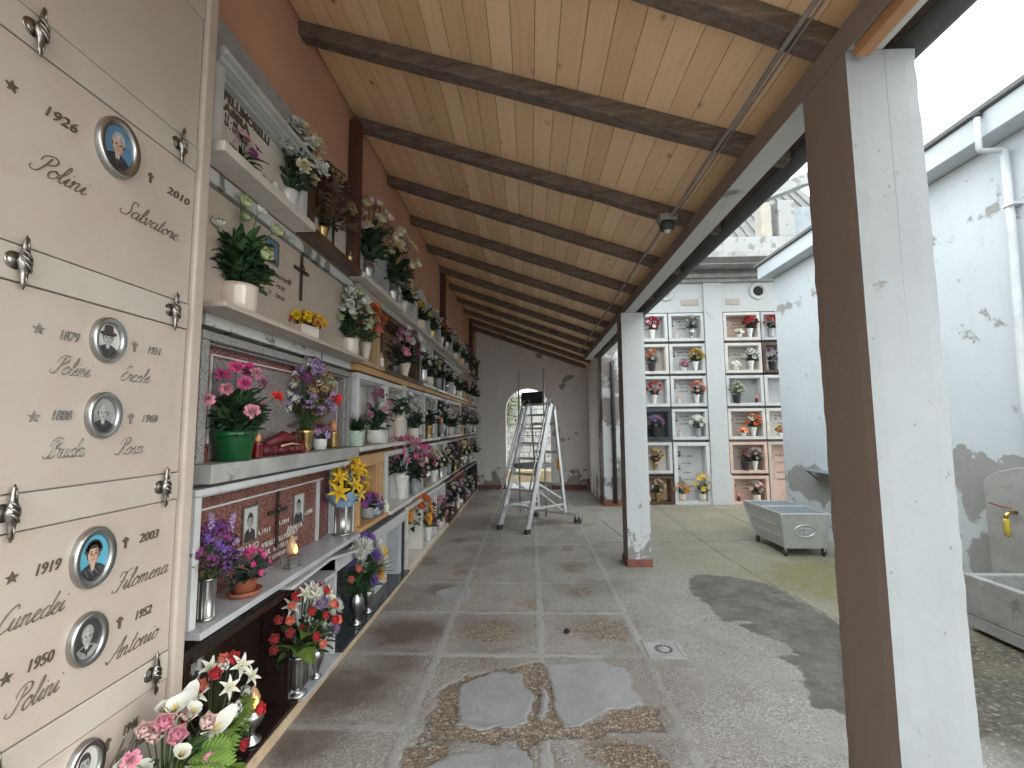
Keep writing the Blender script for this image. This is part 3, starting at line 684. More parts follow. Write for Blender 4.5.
def candle(label, loc, style='glass', s=1.0, group=None, lit=True, rz=0.0):
    t = thing('grave_candle', label, 'candle', loc, rz, group)
    if style == 'glass':
        b = MB(); b.box(-.04*s, .04*s, -.04*s, .04*s, 0, .008*s); 
        for sx in (-1, 1):
            for sy in (-1, 1): b.box(sx*.038*s-.004*s, sx*.038*s+.004*s, sy*.038*s-.004*s, sy*.038*s+.004*s, .008*s, .062*s)
        b.box(-.043*s, .043*s, -.043*s, .043*s, .062*s, .072*s); b.box(-.022*s, .022*s, -.022*s, .022*s, .008*s, .05*s)
        b.build('base', 'silver', t)
        b = MB(); b.lathe([(.012*s, .073*s), (.03*s, .09*s), (.034*s, .115*s), (.022*s, .15*s), (.008*s, .185*s), (0, .19*s)], 12); b.build('bulb', 'wax' if not lit else 'amber_glass', t)
    elif style == 'urn':
        b = MB(); b.lathe([(.045*s, 0), (.046*s, .008*s), (.016*s, .028*s), (.014*s, .05*s), (.035*s, .075*s), (.052*s, .105*s), (.055*s, .13*s), (.046*s, .14*s), (.05*s, .15*s), (.03*s, .152*s), (0, .152*s)], 20); b.build('base', 'silver', t)
        b = MB(); b.lathe([(.018*s, .1525*s), (.03*s, .17*s), (.034*s, .20*s), (.02*s, .235*s), (0, .255*s)], 12); b.build('bulb', 'amber_glass' if lit else 'wax', t)
    else:
        b = MB(); b.lathe([(.03*s, 0), (.032*s, .01*s), (.03*s, .09*s), (.034*s, .1*s), (.02*s, .103*s), (0, .103*s)], 14); b.build('base', style, t)
        b = MB(); b.lathe([(.014*s, .1035*s), (.022*s, .12*s), (.02*s, .145*s), (0, .175*s)], 10); b.build('bulb', 'amber_glass' if lit else 'wax', t)
    if lit and style in ('glass', 'urn'):
        b = MB(); z = .1*s if style == 'glass' else .178*s; r = .035*s
        b.lathe([(.004*s, z-.014*s), (.012*s, z), (.009*s, z+.02*s), (0, z+.042*s)], 8, c=(r*1.02, 0, 0)); b.build('flame', 'flame', t)
    return t
simple('amber_glass', (0.50, 0.30, 0.17), (0.40, 0.22, 0.12), 10, 0.15, coat=0.5)

# ------------------------------------------------------------------ lettering
SCRIPT = {
 'a': (1.0, [[(.75, .85), (.42, 1), (.1, .6), (.15, .1), (.48, .05), (.75, .6), (.8, .95)], [(.8, .95), (.72, .25), (.85, 0), (1.1, .3)]]),
 'c': (.8, [[(.7, .8), (.45, 1), (.1, .6), (.2, .08), (.5, 0), (.9, .35)]]),
 'd': (1.0, [[(.75, .85), (.42, 1), (.1, .6), (.15, .1), (.48, .05), (.75, .6), (.8, .95)], [(1.0, 2.1), (.74, .3), (.86, 0), (1.1, .3)]]),
 'e': (.75, [[(-.05, .3), (.4, .55), (.6, .85), (.38, 1), (.12, .6), (.2, .08), (.48, 0), (.85, .35)]]),
 'i': (.52, [[(-.05, .3), (.22, .95), (.18, .2), (.33, 0), (.6, .3)], [(.36, 1.42), (.42, 1.5)]]),
 'l': (.55, [[(-.05, .3), (.4, 1.3), (.45, 2.05), (.27, 2.05), (.15, .9), (.2, .12), (.38, 0), (.63, .3)]]),
 'm': (1.4, [[(-.02, .6), (.15, 1), (.12, 0)], [(.14, .5), (.4, .95), (.56, .88), (.53, 0)], [(.55, .5), (.82, .95), (1.0, .86), (.98, .2), (1.1, 0), (1.45, .3)]]),
 'n': (.95, [[(-.02, .6), (.15, 1), (.12, 0)], [(.14, .5), (.42, .95), (.6, .88), (.57, .2), (.7, 0), (1.02, .3)]]),
 'o': (.85, [[(.45, 1), (.1, .6), (.15, .1), (.45, 0), (.74, .4), (.62, .92), (.42, 1), (.62, .76), (.95, .8)]]),
 'r': (.75, [[(-.05, .3), (.2, 1.08), (.32, .88), (.55, .92), (.48, .2), (.6, 0), (.82, .3)]]),
 's': (.7, [[(-.05, .2), (.4, 1.05), (.55, .5), (.45, .05), (.12, .08)], [(.45, .05), (.78, .3)]]),
 't': (.6, [[(.42, 1.85), (.2, .3), (.33, 0), (.65, .3)], [(.05, 1.2), (.62, 1.25)]]),
 'u': (.95, [[(-.02, .5), (.15, 1), (.1, .25), (.28, .02), (.54, .3), (.64, 1)], [(.64, 1), (.58, .2), (.7, 0), (1.0, .3)]]),
 'v': (.85, [[(-.02, .7), (.15, 1), (.22, .2), (.36, 0), (.62, .5), (.6, 1), (.9, .8)]]),
 'P': (1.15, [[(.78, 2.0), (.6, .8), (.35, .1), (0, .05), (-.25, .3), (-.2, .5)], [(.15, 1.35), (.2, 1.9), (.7, 2.3), (1.25, 2.1), (1.25, 1.5), (.72, 1.15)]]),
 'S': (1.1, [[(1.25, 1.8), (1.05, 2.25), (.65, 2.05), (.68, 1.4), (.85, .8), (.6, .12), (.1, .02), (-.2, .3), (-.1, .55)]]),
 'E': (1.05, [[(1.1, 1.9), (.8, 2.25), (.42, 1.9), (.55, 1.35), (.8, 1.2)], [(.8, 1.2), (.22, .9), (.18, .2), (.55, 0), (1.1, .4)]]),
 'B': (1.25, [[(.78, 2.0), (.6, .8), (.35, .1), (0, .05), (-.3, .3)], [(.15, 1.35), (.2, 1.9), (.7, 2.3), (1.25, 2.1), (1.2, 1.5), (.75, 1.2)], [(.75, 1.2), (1.2, 1.0), (1.15, .3), (.7, 0), (.4, .2)]]),
 'R': (1.3, [[(.78, 2.0), (.6, .8), (.35, .1), (0, .05), (-.25, .3)], [(.15, 1.35), (.2, 1.9), (.7, 2.3), (1.25, 2.1), (1.2, 1.5), (.72, 1.2)], [(.72, 1.2), (.95, .5), (1.1, .05), (1.4, .25)]]),
 'F': (1.1, [[(.85, 1.95), (.65, .8), (.35, .08), (-.1, .1), (-.2, .4)], [(.1, 1.6), (.3, 2.1), (.8, 1.95), (1.4, 2.25)], [(.35, 1.05), (1.0, 1.12)]]),
 'A': (1.3, [[(-.2, .35), (.05, 0), (.5, .6), (1.15, 2.2), (1.05, .4), (1.2, 0), (1.45, .3)], [(.4, .75), (1.1, .85)]]),
 'C': (1.05, [[(1.2, 1.75), (.95, 2.2), (.4, 1.7), (.12, .7), (.45, 0), (1.1, .4)]]),
}
def crspline(p, k=5):
    if len(p) < 3: return p
    q = [p[0]]+list(p)+[p[-1]]; r = []
    for i in range(1, len(q)-2):
        for j in range(k):
            t_ = j/k
            r.append(tuple(.5*((2*q[i][a])+(-q[i-1][a]+q[i+1][a])*t_+(2*q[i-1][a]-5*q[i][a]+4*q[i+1][a]-q[i+2][a])*t_*t_+(-q[i-1][a]+3*q[i][a]-3*q[i+1][a]+q[i+2][a])*t_**3) for a in (0, 1)))
    r.append(tuple(p[-1])); return r
def script_width(w): return sum(SCRIPT[c][0] for c in w)
def script(b, word, x, z, width, y=-.002, th=.00115, m=0, sl=.42, hz=None):
    """cursive raised letters along +x on a wall that faces -y"""
    k = width/script_width(word); kz = hz or k
    cx = x
    for ch in word:
        w, strokes = SCRIPT[ch]
        for s_ in strokes:
            pts = crspline(s_)
            P = [(cx+(p[0]+sl*p[1])*k, y, z+p[1]*kz) for p in pts]
            n = len(P); r = []
            for i in range(n):
                a = P[max(0, i-1)]; c_ = P[min(n-1, i+1)]
                down = (a[2]-c_[2])/(math.dist(a, c_)+1e-9)
                r.append(th*(1.0+.75*max(0, down)))
            b.tube(P, r, 6, m, flat=1.0)
        cx += w*k
TXC = {}
def textgeo(s_, shear=0.0, bold=0.0):
    key = (s_, shear, bold)
    if key not in TXC:
        cu = bpy.data.curves.new('lettering', 'FONT'); cu.body = s_; cu.size = 1.0; cu.extrude = .5; cu.shear = shear; cu.offset = bold; cu.resolution_u = 3
        o = bpy.data.objects.new('lettering', cu); C.objects.link(o)
        dg = bpy.context.evaluated_depsgraph_get(); e = o.evaluated_get(dg); me = e.to_mesh()
        vs = [tuple(v_.co) for v_ in me.vertices]; fs = [tuple(p.vertices) for p in me.polygons]
        e.to_mesh_clear(); bpy.data.objects.remove(o); bpy.data.curves.remove(cu)
        w = max(v_[0] for v_ in vs) if vs else 0
        TXC[key] = (vs, fs, w)
    return TXC[key]
def text(b, s_, x, z, h, y=-.001, th=.003, m=0, width=None, shear=0.0, align='L', bold=0.0):
    vs, fs, w = textgeo(s_, shear, bold)
    kz = h/.72; kx = kz if width is None else width/w
    x0 = x if align == 'L' else x-w*kx*(.5 if align == 'C' else 1)
    b.add([(x0+v_[0]*kx, y-th*(v_[2]+.5), z+v_[1]*kz) for v_ in vs], fs, m)
def scrawl(b, x, z, w, h, g, y=-.001, m=0, th=.001):
    """a line of worn lettering nobody can read from here: short separate strokes"""
    cx = x
    while cx < x+w-h*.4:
        lw = h*g.uniform(.35, .6)
        if g.random() < .14: cx += h*.45; continue
        k = g.randrange(4); t_ = h*.16
        b.box(cx, cx+t_, y-th, y, z, z+h, m)
        if k != 3: b.box(cx+lw-t_, cx+lw, y-th, y, z+(h*.4 if k == 1 else 0), z+h, m)
        zz = z+h*(.45 if k == 0 else .86 if k == 1 else .0)
        b.box(cx+t_, cx+lw-t_*(k != 3), y-th, y, zz, zz+t_, m)
        cx += lw+h*.2
def star(b, x, z, r, y=-.001, th=.003, m=0):
    pts = []
    for i in range(10):
        a = PI/2+PI*i/5; rr = r if i % 2 == 0 else r*.42; pts.append((x+rr*math.cos(a), z+rr*math.sin(a)))
    b.poly(pts, 'y', y-th, y, m)
def cross(b, x, z, h, y=-.001, th=.003, m=0, w=.14):
    a = h*w*.5
    b.poly([(x-a, z), (x+a, z), (x+a, z+h*.62), (x+h*.3, z+h*.62), (x+h*.3, z+h*.62+2*a), (x+a, z+h*.62+2*a), (x+a, z+h), (x-a, z+h), (x-a, z+h*.62+2*a), (x-h*.3, z+h*.62+2*a), (x-h*.3, z+h*.62), (x-a, z+h*.62)], 'y', y-th, y, m)
PMATS = ['photo_blue', 'cloth_dark', 'skin', 'hair_grey', 'hair_dark', 'lips', 'photo_grey', 'grey_skin', 'photo_sky', 'photo_dark', 'photo_pale', 'skin_shade']
simple('skin_shade', (0.36, 0.215, 0.155), (0.28, 0.16, 0.115), 30, 0.5)
def portrait(b, cx, cz, rx, rz, y, bg=0, cloth=1, skin=2, hair=3, oval=True, hat=False, moff=0, woman=False):
    """an enamel photograph: a flat picture of a head and shoulders, in thin printed layers"""
    def P(pts, k, m): b.poly([(cx+p[0]*rx, cz+p[1]*rz) for p in pts], 'y', y-.0002*k-.0004, y-.0002*(k-1)-.0004, moff+m)
    E_ = lambda ox, oz, ax, az, n=16, a0=0, a1=2*PI: [(ox+ax*math.cos(a0+(a1-a0)*i/(n-(0 if a1-a0 > 6.2 else 1))), oz+az*math.sin(a0+(a1-a0)*i/(n-(0 if a1-a0 > 6.2 else 1)))) for i in range(n)]
    bgp = E_(0, 0, 1, 1, 26) if oval else [(-1, -1), (1, -1), (1, 1), (-1, 1)]
    P(bgp, 0, bg)
    edge = (lambda x: -math.sqrt(max(0, 1-x*x))*.985) if oval else (lambda x: -1)
    xs = [-.8+1.6*i/10 for i in range(11)]
    top = [(.74, -.5), (.5, -.36), (.2, -.26), (-.2, -.26), (-.5, -.36), (-.74, -.5)]
    P([(x, edge(x)) for x in (xs if oval else [-.85, .85])]+top, 1, cloth)
    P([(-.16, -.22), (.16, -.22), (.1, -.5), (0, -.62), (-.1, -.5)], 2, skin if woman else moff*0+10)
    P([(-.15, -.1), (.15, -.1), (.17, -.3), (0, -.42), (-.17, -.3)], 3, skin)
    P(E_(0, .22, .43, .47), 4, hair)
    P(E_(0, .1, .34, .42), 5, skin)
    P(E_(-.36, .1, .06, .1, 8), 4, skin); P(E_(.36, .1, .06, .1, 8), 4, skin)
    P(E_(0, .36, .36, .2, 10, 0, PI), 6, hair)
    sh = 11 if skin == 2 else 6
    P([(.10, .42), (.24, .36), (.33, .16), (.31, -.06), (.17, -.27), (.04, -.31), (.14, -.2), (.20, -.02), (.17, .2)], 6, sh)
    P(E_(-.15, .14, .10, .06, 8), 6, sh); P(E_(.13, .14, .09, .06, 8), 6, sh if skin != 2 else 11)
    P([(-.17, .44), (-.05, .5), (.08, .48), (-.04, .42)], 7, 10 if hair in (3, 6) else hair)
    if not woman:
        P([(-.06, -.46), (.06, -.46), (.045, -.85), (-.045, -.85)], 3, 4)
        P([(-.5, -.42), (-.14, -.34), (-.03, -.72), (-.2, -.62)], 3, 9); P([(.5, -.42), (.14, -.34), (.03, -.72), (.2, -.62)], 3, 9)
    else:
        for q in range(9): P(E_(.42*math.cos(.35*q+.15), .22+.40*math.sin(.35*q+.15), .15, .14, 8), 7, hair)
        for q in range(14): P(E_(-.5+.077*q, -.5-.16*((q*5) % 4)/2, .022, .016, 5), 3, 10)
    if hat:
        P(E_(0, .36, .68, .15), 7, 4); P([(-.38, .4), (.38, .4), (.33, .82), (0, .88), (-.33, .82)], 8, 4)
    P(E_(-.14, .15, .06, .035, 8), 7, 4); P(E_(.14, .15, .06, .035, 8), 7, 4)
    P([(-.22, .22), (-.07, .24), (-.07, .27), (-.22, .25)], 7, hair); P([(.22, .22), (.07, .24), (.07, .27), (.22, .25)], 7, hair)
    P([(-.05, -.0), (.05, -.0), (.02, .12), (-.02, .12)], 7, 5 if skin == 2 else 6)
    P([(-.11, -.13), (.11, -.13), (.08, -.09), (-.08, -.09)], 7, 5 if skin == 2 else 9)
# ------------------------------------------------------------------ ground sheets
def _hash(ix, iy, s_):
    h = (ix.astype(np.int64)*374761393 + iy.astype(np.int64)*668265263 + s_*1442695) & 0x7fffffff
    h = ((h ^ (h >> 13))*1274126177) & 0x7fffffff
    return ((h ^ (h >> 16)) & 0xffff)/65535.0
def vnoise(x, y, s_=0):
    ix = np.floor(x); iy = np.floor(y); fx = x-ix; fy = y-iy; fx = fx*fx*(3-2*fx); fy = fy*fy*(3-2*fy)
    a = _hash(ix, iy, s_); b = _hash(ix+1, iy, s_); c = _hash(ix, iy+1, s_); d = _hash(ix+1, iy+1, s_)
    return (a*(1-fx)+b*fx)*(1-fy)+(c*(1-fx)+d*fx)*fy
def fbm(x, y, f, o=4, s_=0):
    r = 0; a = .5; t_ = 0
    for i in range(o): r = r+a*vnoise(x*f, y*f, s_+i*17); t_ += a; a *= .55; f *= 2.03
    return r/t_
def sdf(x, y, poly):
    """signed distance to an outline, negative inside"""
    d = np.full(x.shape, 1e9); ins = np.zeros(x.shape, bool); n = len(poly)
    for i in range(n):
        x0, y0 = poly[i][0], poly[i][1]; x1, y1 = poly[(i+1) % n][0], poly[(i+1) % n][1]
        ex, ey = x1-x0, y1-y0; t_ = np.clip(((x-x0)*ex+(y-y0)*ey)/(ex*ex+ey*ey+1e-12), 0, 1)
        d = np.minimum(d, (x-x0-t_*ex)**2+(y-y0-t_*ey)**2)
        c = ((y0 > y) != (y1 > y)) & (x < (x1-x0)*(y-y0)/(y1-y0+1e-12)+x0); ins ^= c
    d = np.sqrt(d); return np.where(ins, -d, d)
def sm(a, e0, e1): t_ = np.clip((a-e0)/(e1-e0), 0, 1); return t_*t_*(3-2*t_)
def segd(x, y, p, q):
    ex, ey = q[0]-p[0], q[1]-p[1]; t_ = np.clip(((x-p[0])*ex+(y-p[1])*ey)/(ex*ex+ey*ey), 0, 1)
    return np.sqrt((x-p[0]-t_*ex)**2+(y-p[1]-t_*ey)**2)
GP = lambda *pts: [PZ(*p)[:2] for p in pts]
def build_yard():
    ys = np.concatenate([np.arange(-1.4, 1.8, .06), np.arange(1.8, 4.6, .0125), np.arange(4.6, 7.4, .022), np.arange(7.4, 11.61, .045)])
    xs = np.concatenate([np.arange(-1.5, 1.7, .0125), np.arange(1.7, 4.3, .022)])
    X, Y = np.meshgrid(xs, ys)
    wx = X+(fbm(X, Y, 5, 4, 3)-.5)*.13; wy = Y+(fbm(X, Y, 5, 4, 91)-.5)*.13
    fx = X+(fbm(X, Y, 22, 3, 5)-.5)*.035; fy = Y+(fbm(X, Y, 22, 3, 55)-.5)*.035
    sx, sy = [-.67, .06, .78], [0.45, 1.12, 1.86, 2.55, 3.335, 4.05, 4.79, 5.56, 6.3, 7.05, 7.8, 8.55, 9.3, 10.05, 10.8]
    porch = (X < 1.36)
    # joints between the pavers: a pale mortar band edged by thin cracks
    jd = np.full(X.shape, 9.0)
    for s_ in sx: jd = np.minimum(jd, np.abs(fx-s_)+np.where(X > 1.0, 9, 0))
    for s_ in sy: jd = np.minimum(jd, np.abs(fy-s_)+np.where(fx > .80, .03+9*(X > .95), 0))
    mort = 1-sm(jd, .022, .034)
    crack = (1-sm(np.abs(jd-.034), .002, .010))*sm(fbm(X, Y, 6, 3, 12), .46, .6)*(X < .82)
    # cement repairs and the pebbles laid bare round them
    cem = []
    for pg in (GP((459, 684), (490, 674), (525, 674), (530, 690), (527, 728), (490, 730), (456, 729), (457, 706)),
               GP((550, 664), (590, 661), (622, 667), (634, 690), (642, 706), (612, 713), (577, 725), (560, 724), (552, 710), (548, 685)), GP((537, 690), (543, 690), (545, 722), (537, 722)),
               GP((425, 768), (450, 755), (505, 745), (530, 756), (538, 775), (520, 830), (430, 830)),
               GP((436, 592), (470, 582), (466, 600), (448, 606))): cem.append(sdf(wx, wy, pg))
    cd = np.minimum.reduce(cem)
    pale = sdf(wx, wy, GP((536, 752), (560, 738), (600, 742), (605, 768), (595, 800), (540, 800)))
    grv = sdf(wx, wy, GP((438, 690), (470, 676), (520, 668), (545, 662), (556, 668), (600, 722), (640, 706), (652, 706), (662, 728), (600, 738), (545, 742), (470, 740), (424, 739), (436, 708)))
    grv = np.minimum(grv, sdf(wx, wy, GP((412, 744), (450, 742), (450, 752), (425, 768), (415, 800), (405, 790))))
    grv = np.minimum(grv, sdf(wx, wy, GP((600, 744), (650, 742), (672, 768), (680, 800), (610, 800))) + .02)
    grv = np.minimum(grv, sdf(wx, wy, GP((524, 738), (540, 740), (545, 800), (525, 800))))
    cements = 1-sm(cd, -.005, .007)
    gravel = (1-sm(grv+(fbm(X, Y, 16, 4, 301)-.5)*.09, -.02, .035))*(1-cements)*(1-(1-sm(pale, -.01, .02)))
    # pebbles half worn out of the middle of each paver
    cx = np.zeros(X.shape); 
    for (px, py, rx, ry, k) in ((490, 630, 44, 17, .62), (605, 630, 46, 17, .66), (470, 662, 55, 10, .5), (530, 604, 24, 7, .5), (583, 592, 17, 5.5, .75), (571, 567, 14, 5, .75), (568, 548, 10, 4, .6), (460, 572, 10, 4.5, .7), (566, 533, 8, 3, .4), (610, 750, 50, 20, .55)):
        p = PZ(px, py); q = PZ(px+rx, py); r1 = q.x-p.x; r2 = abs(PZ(px, py-ry).y-PZ(px, py+ry).y)/2
        e = np.sqrt(((wx-p.x)/r1)**2+((wy-p.y)/r2)**2)
        cx = np.maximum(cx, k*(1-sm(e, .45, 1.15))*(.6+.8*fbm(X, Y, 9, 4, 33)))
    gravel = np.maximum(gravel, np.clip(cx, 0, .78)*(1-cements)*(1-mort*.8))
    stain = np.zeros(X.shape)
    for (px, py, rx, ry, k) in ((405, 632, 50, 20, 1.0), (340, 690, 70, 30, .9), (440, 590, 20, 8, .5), (300, 740, 60, 30, .6), (490, 625, 60, 20, .35), (600, 625, 60, 18, .3), (425, 560, 20, 6, .5), (460, 540, 16, 4, .5), (395, 660, 40, 25, .5), (470, 505, 25, 5, .45), (580, 592, 25, 9, .4), (571, 567, 20, 8, .4)):
        p = PZ(px, py); q = PZ(px+rx, py); r1 = q.x-p.x; r2 = abs(PZ(px, py-ry).y-PZ(px, py+ry).y)/2
        e = np.sqrt(((wx-p.x)/r1)**2+((wy-p.y)/r2)**2)
        stain = np.maximum(stain, k*(1-sm(e, .3, 1.1))*(.35+1.1*fbm(X, Y, 7, 5, 133)))
    stain = np.clip(stain*1.35, 0, 1)*(1-mort*.6)*(1-cements*.8)
    stain = np.maximum(stain, .35*sm(fbm(X, Y, 1.7, 5, 71), .55, .72)*porch)
    # the damp asphalt patch, the cracks of the court, the moss in front of the cart
    wp = GP((690, 578), (699, 574), (730, 576), (768, 583), (800, 600), (842, 625), (852, 660), (852, 707), (812, 706), (806, 690), (800, 668), (776, 655), (798, 655), (786, 642), (752, 632), (735, 623), (722, 620), (706, 603), (688, 591))
    wet = 1-sm(sdf(X+(fbm(X, Y, 14, 4, 8)-.5)*.07, Y+(fbm(X, Y, 14, 4, 9)-.5)*.07, [tuple(p) for p in wp[:7]]+[(3.6, 3.0), (2.2, 2.55)]+[tuple(p) for p in wp[8:]]), -.006, .012)
    lip = PZ(741, 622); wet *= sm(np.sqrt(((X-lip.x)/.10)**2+((Y-lip.y)/.035)**2), .8, 1.0)
    seams = np.full(X.shape, 9.0); ff = (fbm(X, Y, 4, 3, 44)-.5)*.06
    P_ = lambda a, b_: PZ(a, b_)[:2]
    for a, b_ in (((640, 495), (690, 533)), ((690, 533), (735, 563)), ((735, 563), (860, 632)), ((600, 543), (770, 540)), ((708, 506), (757, 527)), ((600, 520), (635, 545)), ((644, 510), (700, 507))):
        seams = np.minimum(seams, segd(X+ff, Y+ff, P_(*a), P_(*b_)))
    rim = (1-sm(np.abs(grv), .003, .011))*sm(fbm(X, Y, 7, 3, 410), .42, .58)*.7
    seam = np.maximum(np.maximum((1-sm(seams, .004, .014)), crack*.35), rim*(1-cements))
    mp = PZ(800, 568); mo = 1-sm(np.sqrt(((wx-mp.x-.35)/1.35)**2+((wy-mp.y+.45)/1.15)**2), .45, 1.05)
    mo = np.maximum(mo, .5*(1-sm(np.sqrt(((wx-1.9)/1.0)**2+((wy-5.7)/.8)**2), .2, 1.0)))
    mo = np.maximum(mo, .4*(1-sm(np.sqrt(((wx-1.25)/.35)**2+((wy-5.2)/.25)**2), .5, 1.0)))
    mo = np.maximum(mo, .6*sm(X, 2.4, 2.9)*sm(Y, 2.2, 2.8)*(1-sm(Y, 3.6, 4.4)))
    mo = np.maximum(mo*.9, .55*sm(X, 1.3, 1.9)*sm(Y, 3.3, 4.4)*(.35+.9*fbm(X, Y, 2.2, 4, 515)))
    mo = np.clip(mo, 0, 1)*(1-wet)*sm(X, .9, 1.5)
    soil = sm(X, 2.05, 2.5)*(1-sm(Y+(fbm(X, Y, 3, 4, 21)-.5)*.9, 3.3, 4.0))*(.55+.6*fbm(X, Y, 5, 4, 77))
    soil = np.clip(soil, 0, 1)
    Z = (fbm(X, Y, 1.3, 3, 2)-.5)*.012 - gravel*.008*(1-cements) + cements*.004 + mort*.003 - seam*.006 - wet*.004
    Z = Z + (fbm(X, Y, 30, 2, 61)-.5)*.004*(gravel > .3)
    fade = sm(np.minimum.reduce([X-xs[0], xs[-1]-X, Y-ys[0], ys[-1]-Y]), 0, .2); Z = Z*fade
    ny, nx = X.shape
    me = bpy.data.meshes.new('courtyard_ground')
    co = np.stack([X, Y, Z], -1).reshape(-1, 3).astype(np.float32)
    idx = np.arange(ny*nx).reshape(ny, nx)
    q = np.stack([idx[:-1, :-1], idx[:-1, 1:], idx[1:, 1:], idx[1:, :-1]], -1).reshape(-1, 4)
    me.vertices.add(len(co)); me.vertices.foreach_set('co', co.ravel())
    me.loops.add(q.size); me.loops.foreach_set('vertex_index', q.ravel().astype(np.int32))
    me.polygons.add(len(q)); me.polygons.foreach_set('loop_start', np.arange(0, q.size, 4, dtype=np.int32)); me.polygons.foreach_set('loop_total', np.full(len(q), 4, np.int32))
    me.polygons.foreach_set('use_smooth', np.ones(len(q), bool))
    for nm, ch in (('mask_a', (gravel, stain, cements, mort*(1-cements)*(.45+.9*fbm(X, Y, 8, 3, 5)))), ('mask_b', (seam*0+wet, mo, seam, soil))):
        at = me.attributes.new(nm, 'FLOAT_COLOR', 'POINT')
        at.data.foreach_set('color', np.stack([np.broadcast_to(c_, X.shape) for c_ in ch], -1).reshape(-1).astype(np.float32))
    me.materials.append(MATS['yard_surface']); me.update(); me.validate()
    o = bpy.data.objects.new('courtyard_ground', me); C.objects.link(o); tag(o, 'cracked grey concrete courtyard and portico paving', kind='structure')
build_yard()
b = MB(); b.box(-400, 400, -400, 400, -.4, -.02); o = b.build('ground', 'cement'); tag(o, 'bare ground round the cemetery', kind='structure')

# ------------------------------------------------------------------ portico roof
XW, XB, SL = -1.38, 1.13, .384
def plank_z(x): return 4.072-(x-XW)*SL
YEND = 11.6
root = thing('portico_roof', 'sloping pine board roof on dark rafters over the walkway', 'roof', (1.2, 5, 3.0))
def rb(mb, name, mats, bev=0): 
    o = mb.build(name, mats, root, bev); o.matrix_parent_inverse = Matrix.Translation((-1.2, -5, -3.0)); return o
b = MB(); tint = []
w = .118; x = XW+.01; g = random.Random(3)
while x < 1.40:
    y = -.9; x1 = min(x+w-.003, 1.42)
    while y < YEND:
        L = 20; y1 = YEND; za, zb = plank_z(x), plank_z(x1)
        b.hexa([(x, y+.002, za), (x1, y+.002, zb), (x, y1-.002, za), (x1, y1-.002, zb), (x, y+.002, za+.022), (x1, y+.002, zb+.022), (x, y1-.002, za+.022), (x1, y1-.002, zb+.022)])
        tint += [g.random()]*8; y += L
    x += w
o = rb(b, 'plank_ceiling', 'ceiling_boards'); a = o.data.attributes.new('tint', 'FLOAT', 'POINT'); a.data.foreach_set('value', tint)
b = MB(); n = 24
b.hexa([(XW-.1, -.95, plank_z(XW-.1)+.03), (1.44, -.95, plank_z(1.44)+.03), (XW-.1, YEND+.2, plank_z(XW-.1)+.03), (1.44, YEND+.2, plank_z(1.44)+.03), (XW-.1, -.95, plank_z(XW-.1)+.1), (1.44, -.95, plank_z(1.44)+.1), (XW-.1, YEND+.2, plank_z(XW-.1)+.1), (1.44, YEND+.2, plank_z(1.44)+.1)])
rb(b, 'roof_covering', 'roof_sheet')
for k in range(-3, 11):
    yw, yb = 2.55+.86*k-(.14 if k < 0 else 0), 2.33+.86*k+(.21 if k < 0 else 0)
    xs_ = [XW+(1.355-XW)*i/10 for i in range(11)]; b = MB(); vs = []; fs = []
    for i, x in enumerate(xs_):
        y = yw+(yb-yw)*(x-XW)/(XB-XW); zt = plank_z(x)-.002; j = g.uniform(-.006, .006); hh = .092+g.uniform(-.005, .005)
        if i == 10: hh = .08
        for (dy, dz) in ((-.045, 0), (.045, 0), (.045+j, -hh), (-.045+j, -hh)): vs.append((x, y+dy, zt+dz))
    for i in range(10):
        for q in range(4): q2 = (q+1) % 4; fs.append((i*4+q, i*4+q2, i*4+4+q2, i*4+4+q))
    fs += [(3, 2, 1, 0), (40, 41, 42, 43)]; b.add(vs, fs); rb(b, 'rafter', 'old_timber', .008)
BEAMB = 2.915
b = MB(); b.box(XB, XB+.004, 1.55, 9.25, BEAMB, 3.012, 0); b.box(XB+.0045, XB+.13, 1.55, 9.25, BEAMB, 3.011, 1); b.box(XB-.003, XB+.001, -.85, 1.549, BEAMB-.01, 3.012, 0); b.box(XB+.0015, XB+.13, -.85, 1.549, BEAMB, 3.011, 1); o = rb(b, 'edge_beam', ['brown_column', 'beam_white'])
b = MB(); b.box(XB+.012, XB+.06, -.8, 1.52, BEAMB-.05, BEAMB-.003); rb(b, 'packing_timber', 'new_timber', .004)
b = MB(); vs = []; fs = []; yy = (-.9, 9.2)
for y in yy:
    for k in range(13):
        a = PI+PI*k/12; vs.append((1.412+.052*math.cos(a), y, 2.99+.065*math.sin(a)))
    for k in range(12, -1, -1):
        a = PI+PI*k/12; vs.append((1.412+.046*math.cos(a), y, 2.99+.058*math.sin(a)))
fs = [(k, (k+1) % 26, 26+(k+1) % 26, 26+k) for k in range(26)]+[tuple(range(25, -1, -1)), tuple(range(26, 52))]
b.add(vs, fs, 0, None, True); rb(b, 'gutter', 'gutter_metal')
b = MB(); b.box(1.357, 1.372, -.9, 9.2, 2.99, 3.062); rb(b, 'eave_board', 'old_timber')

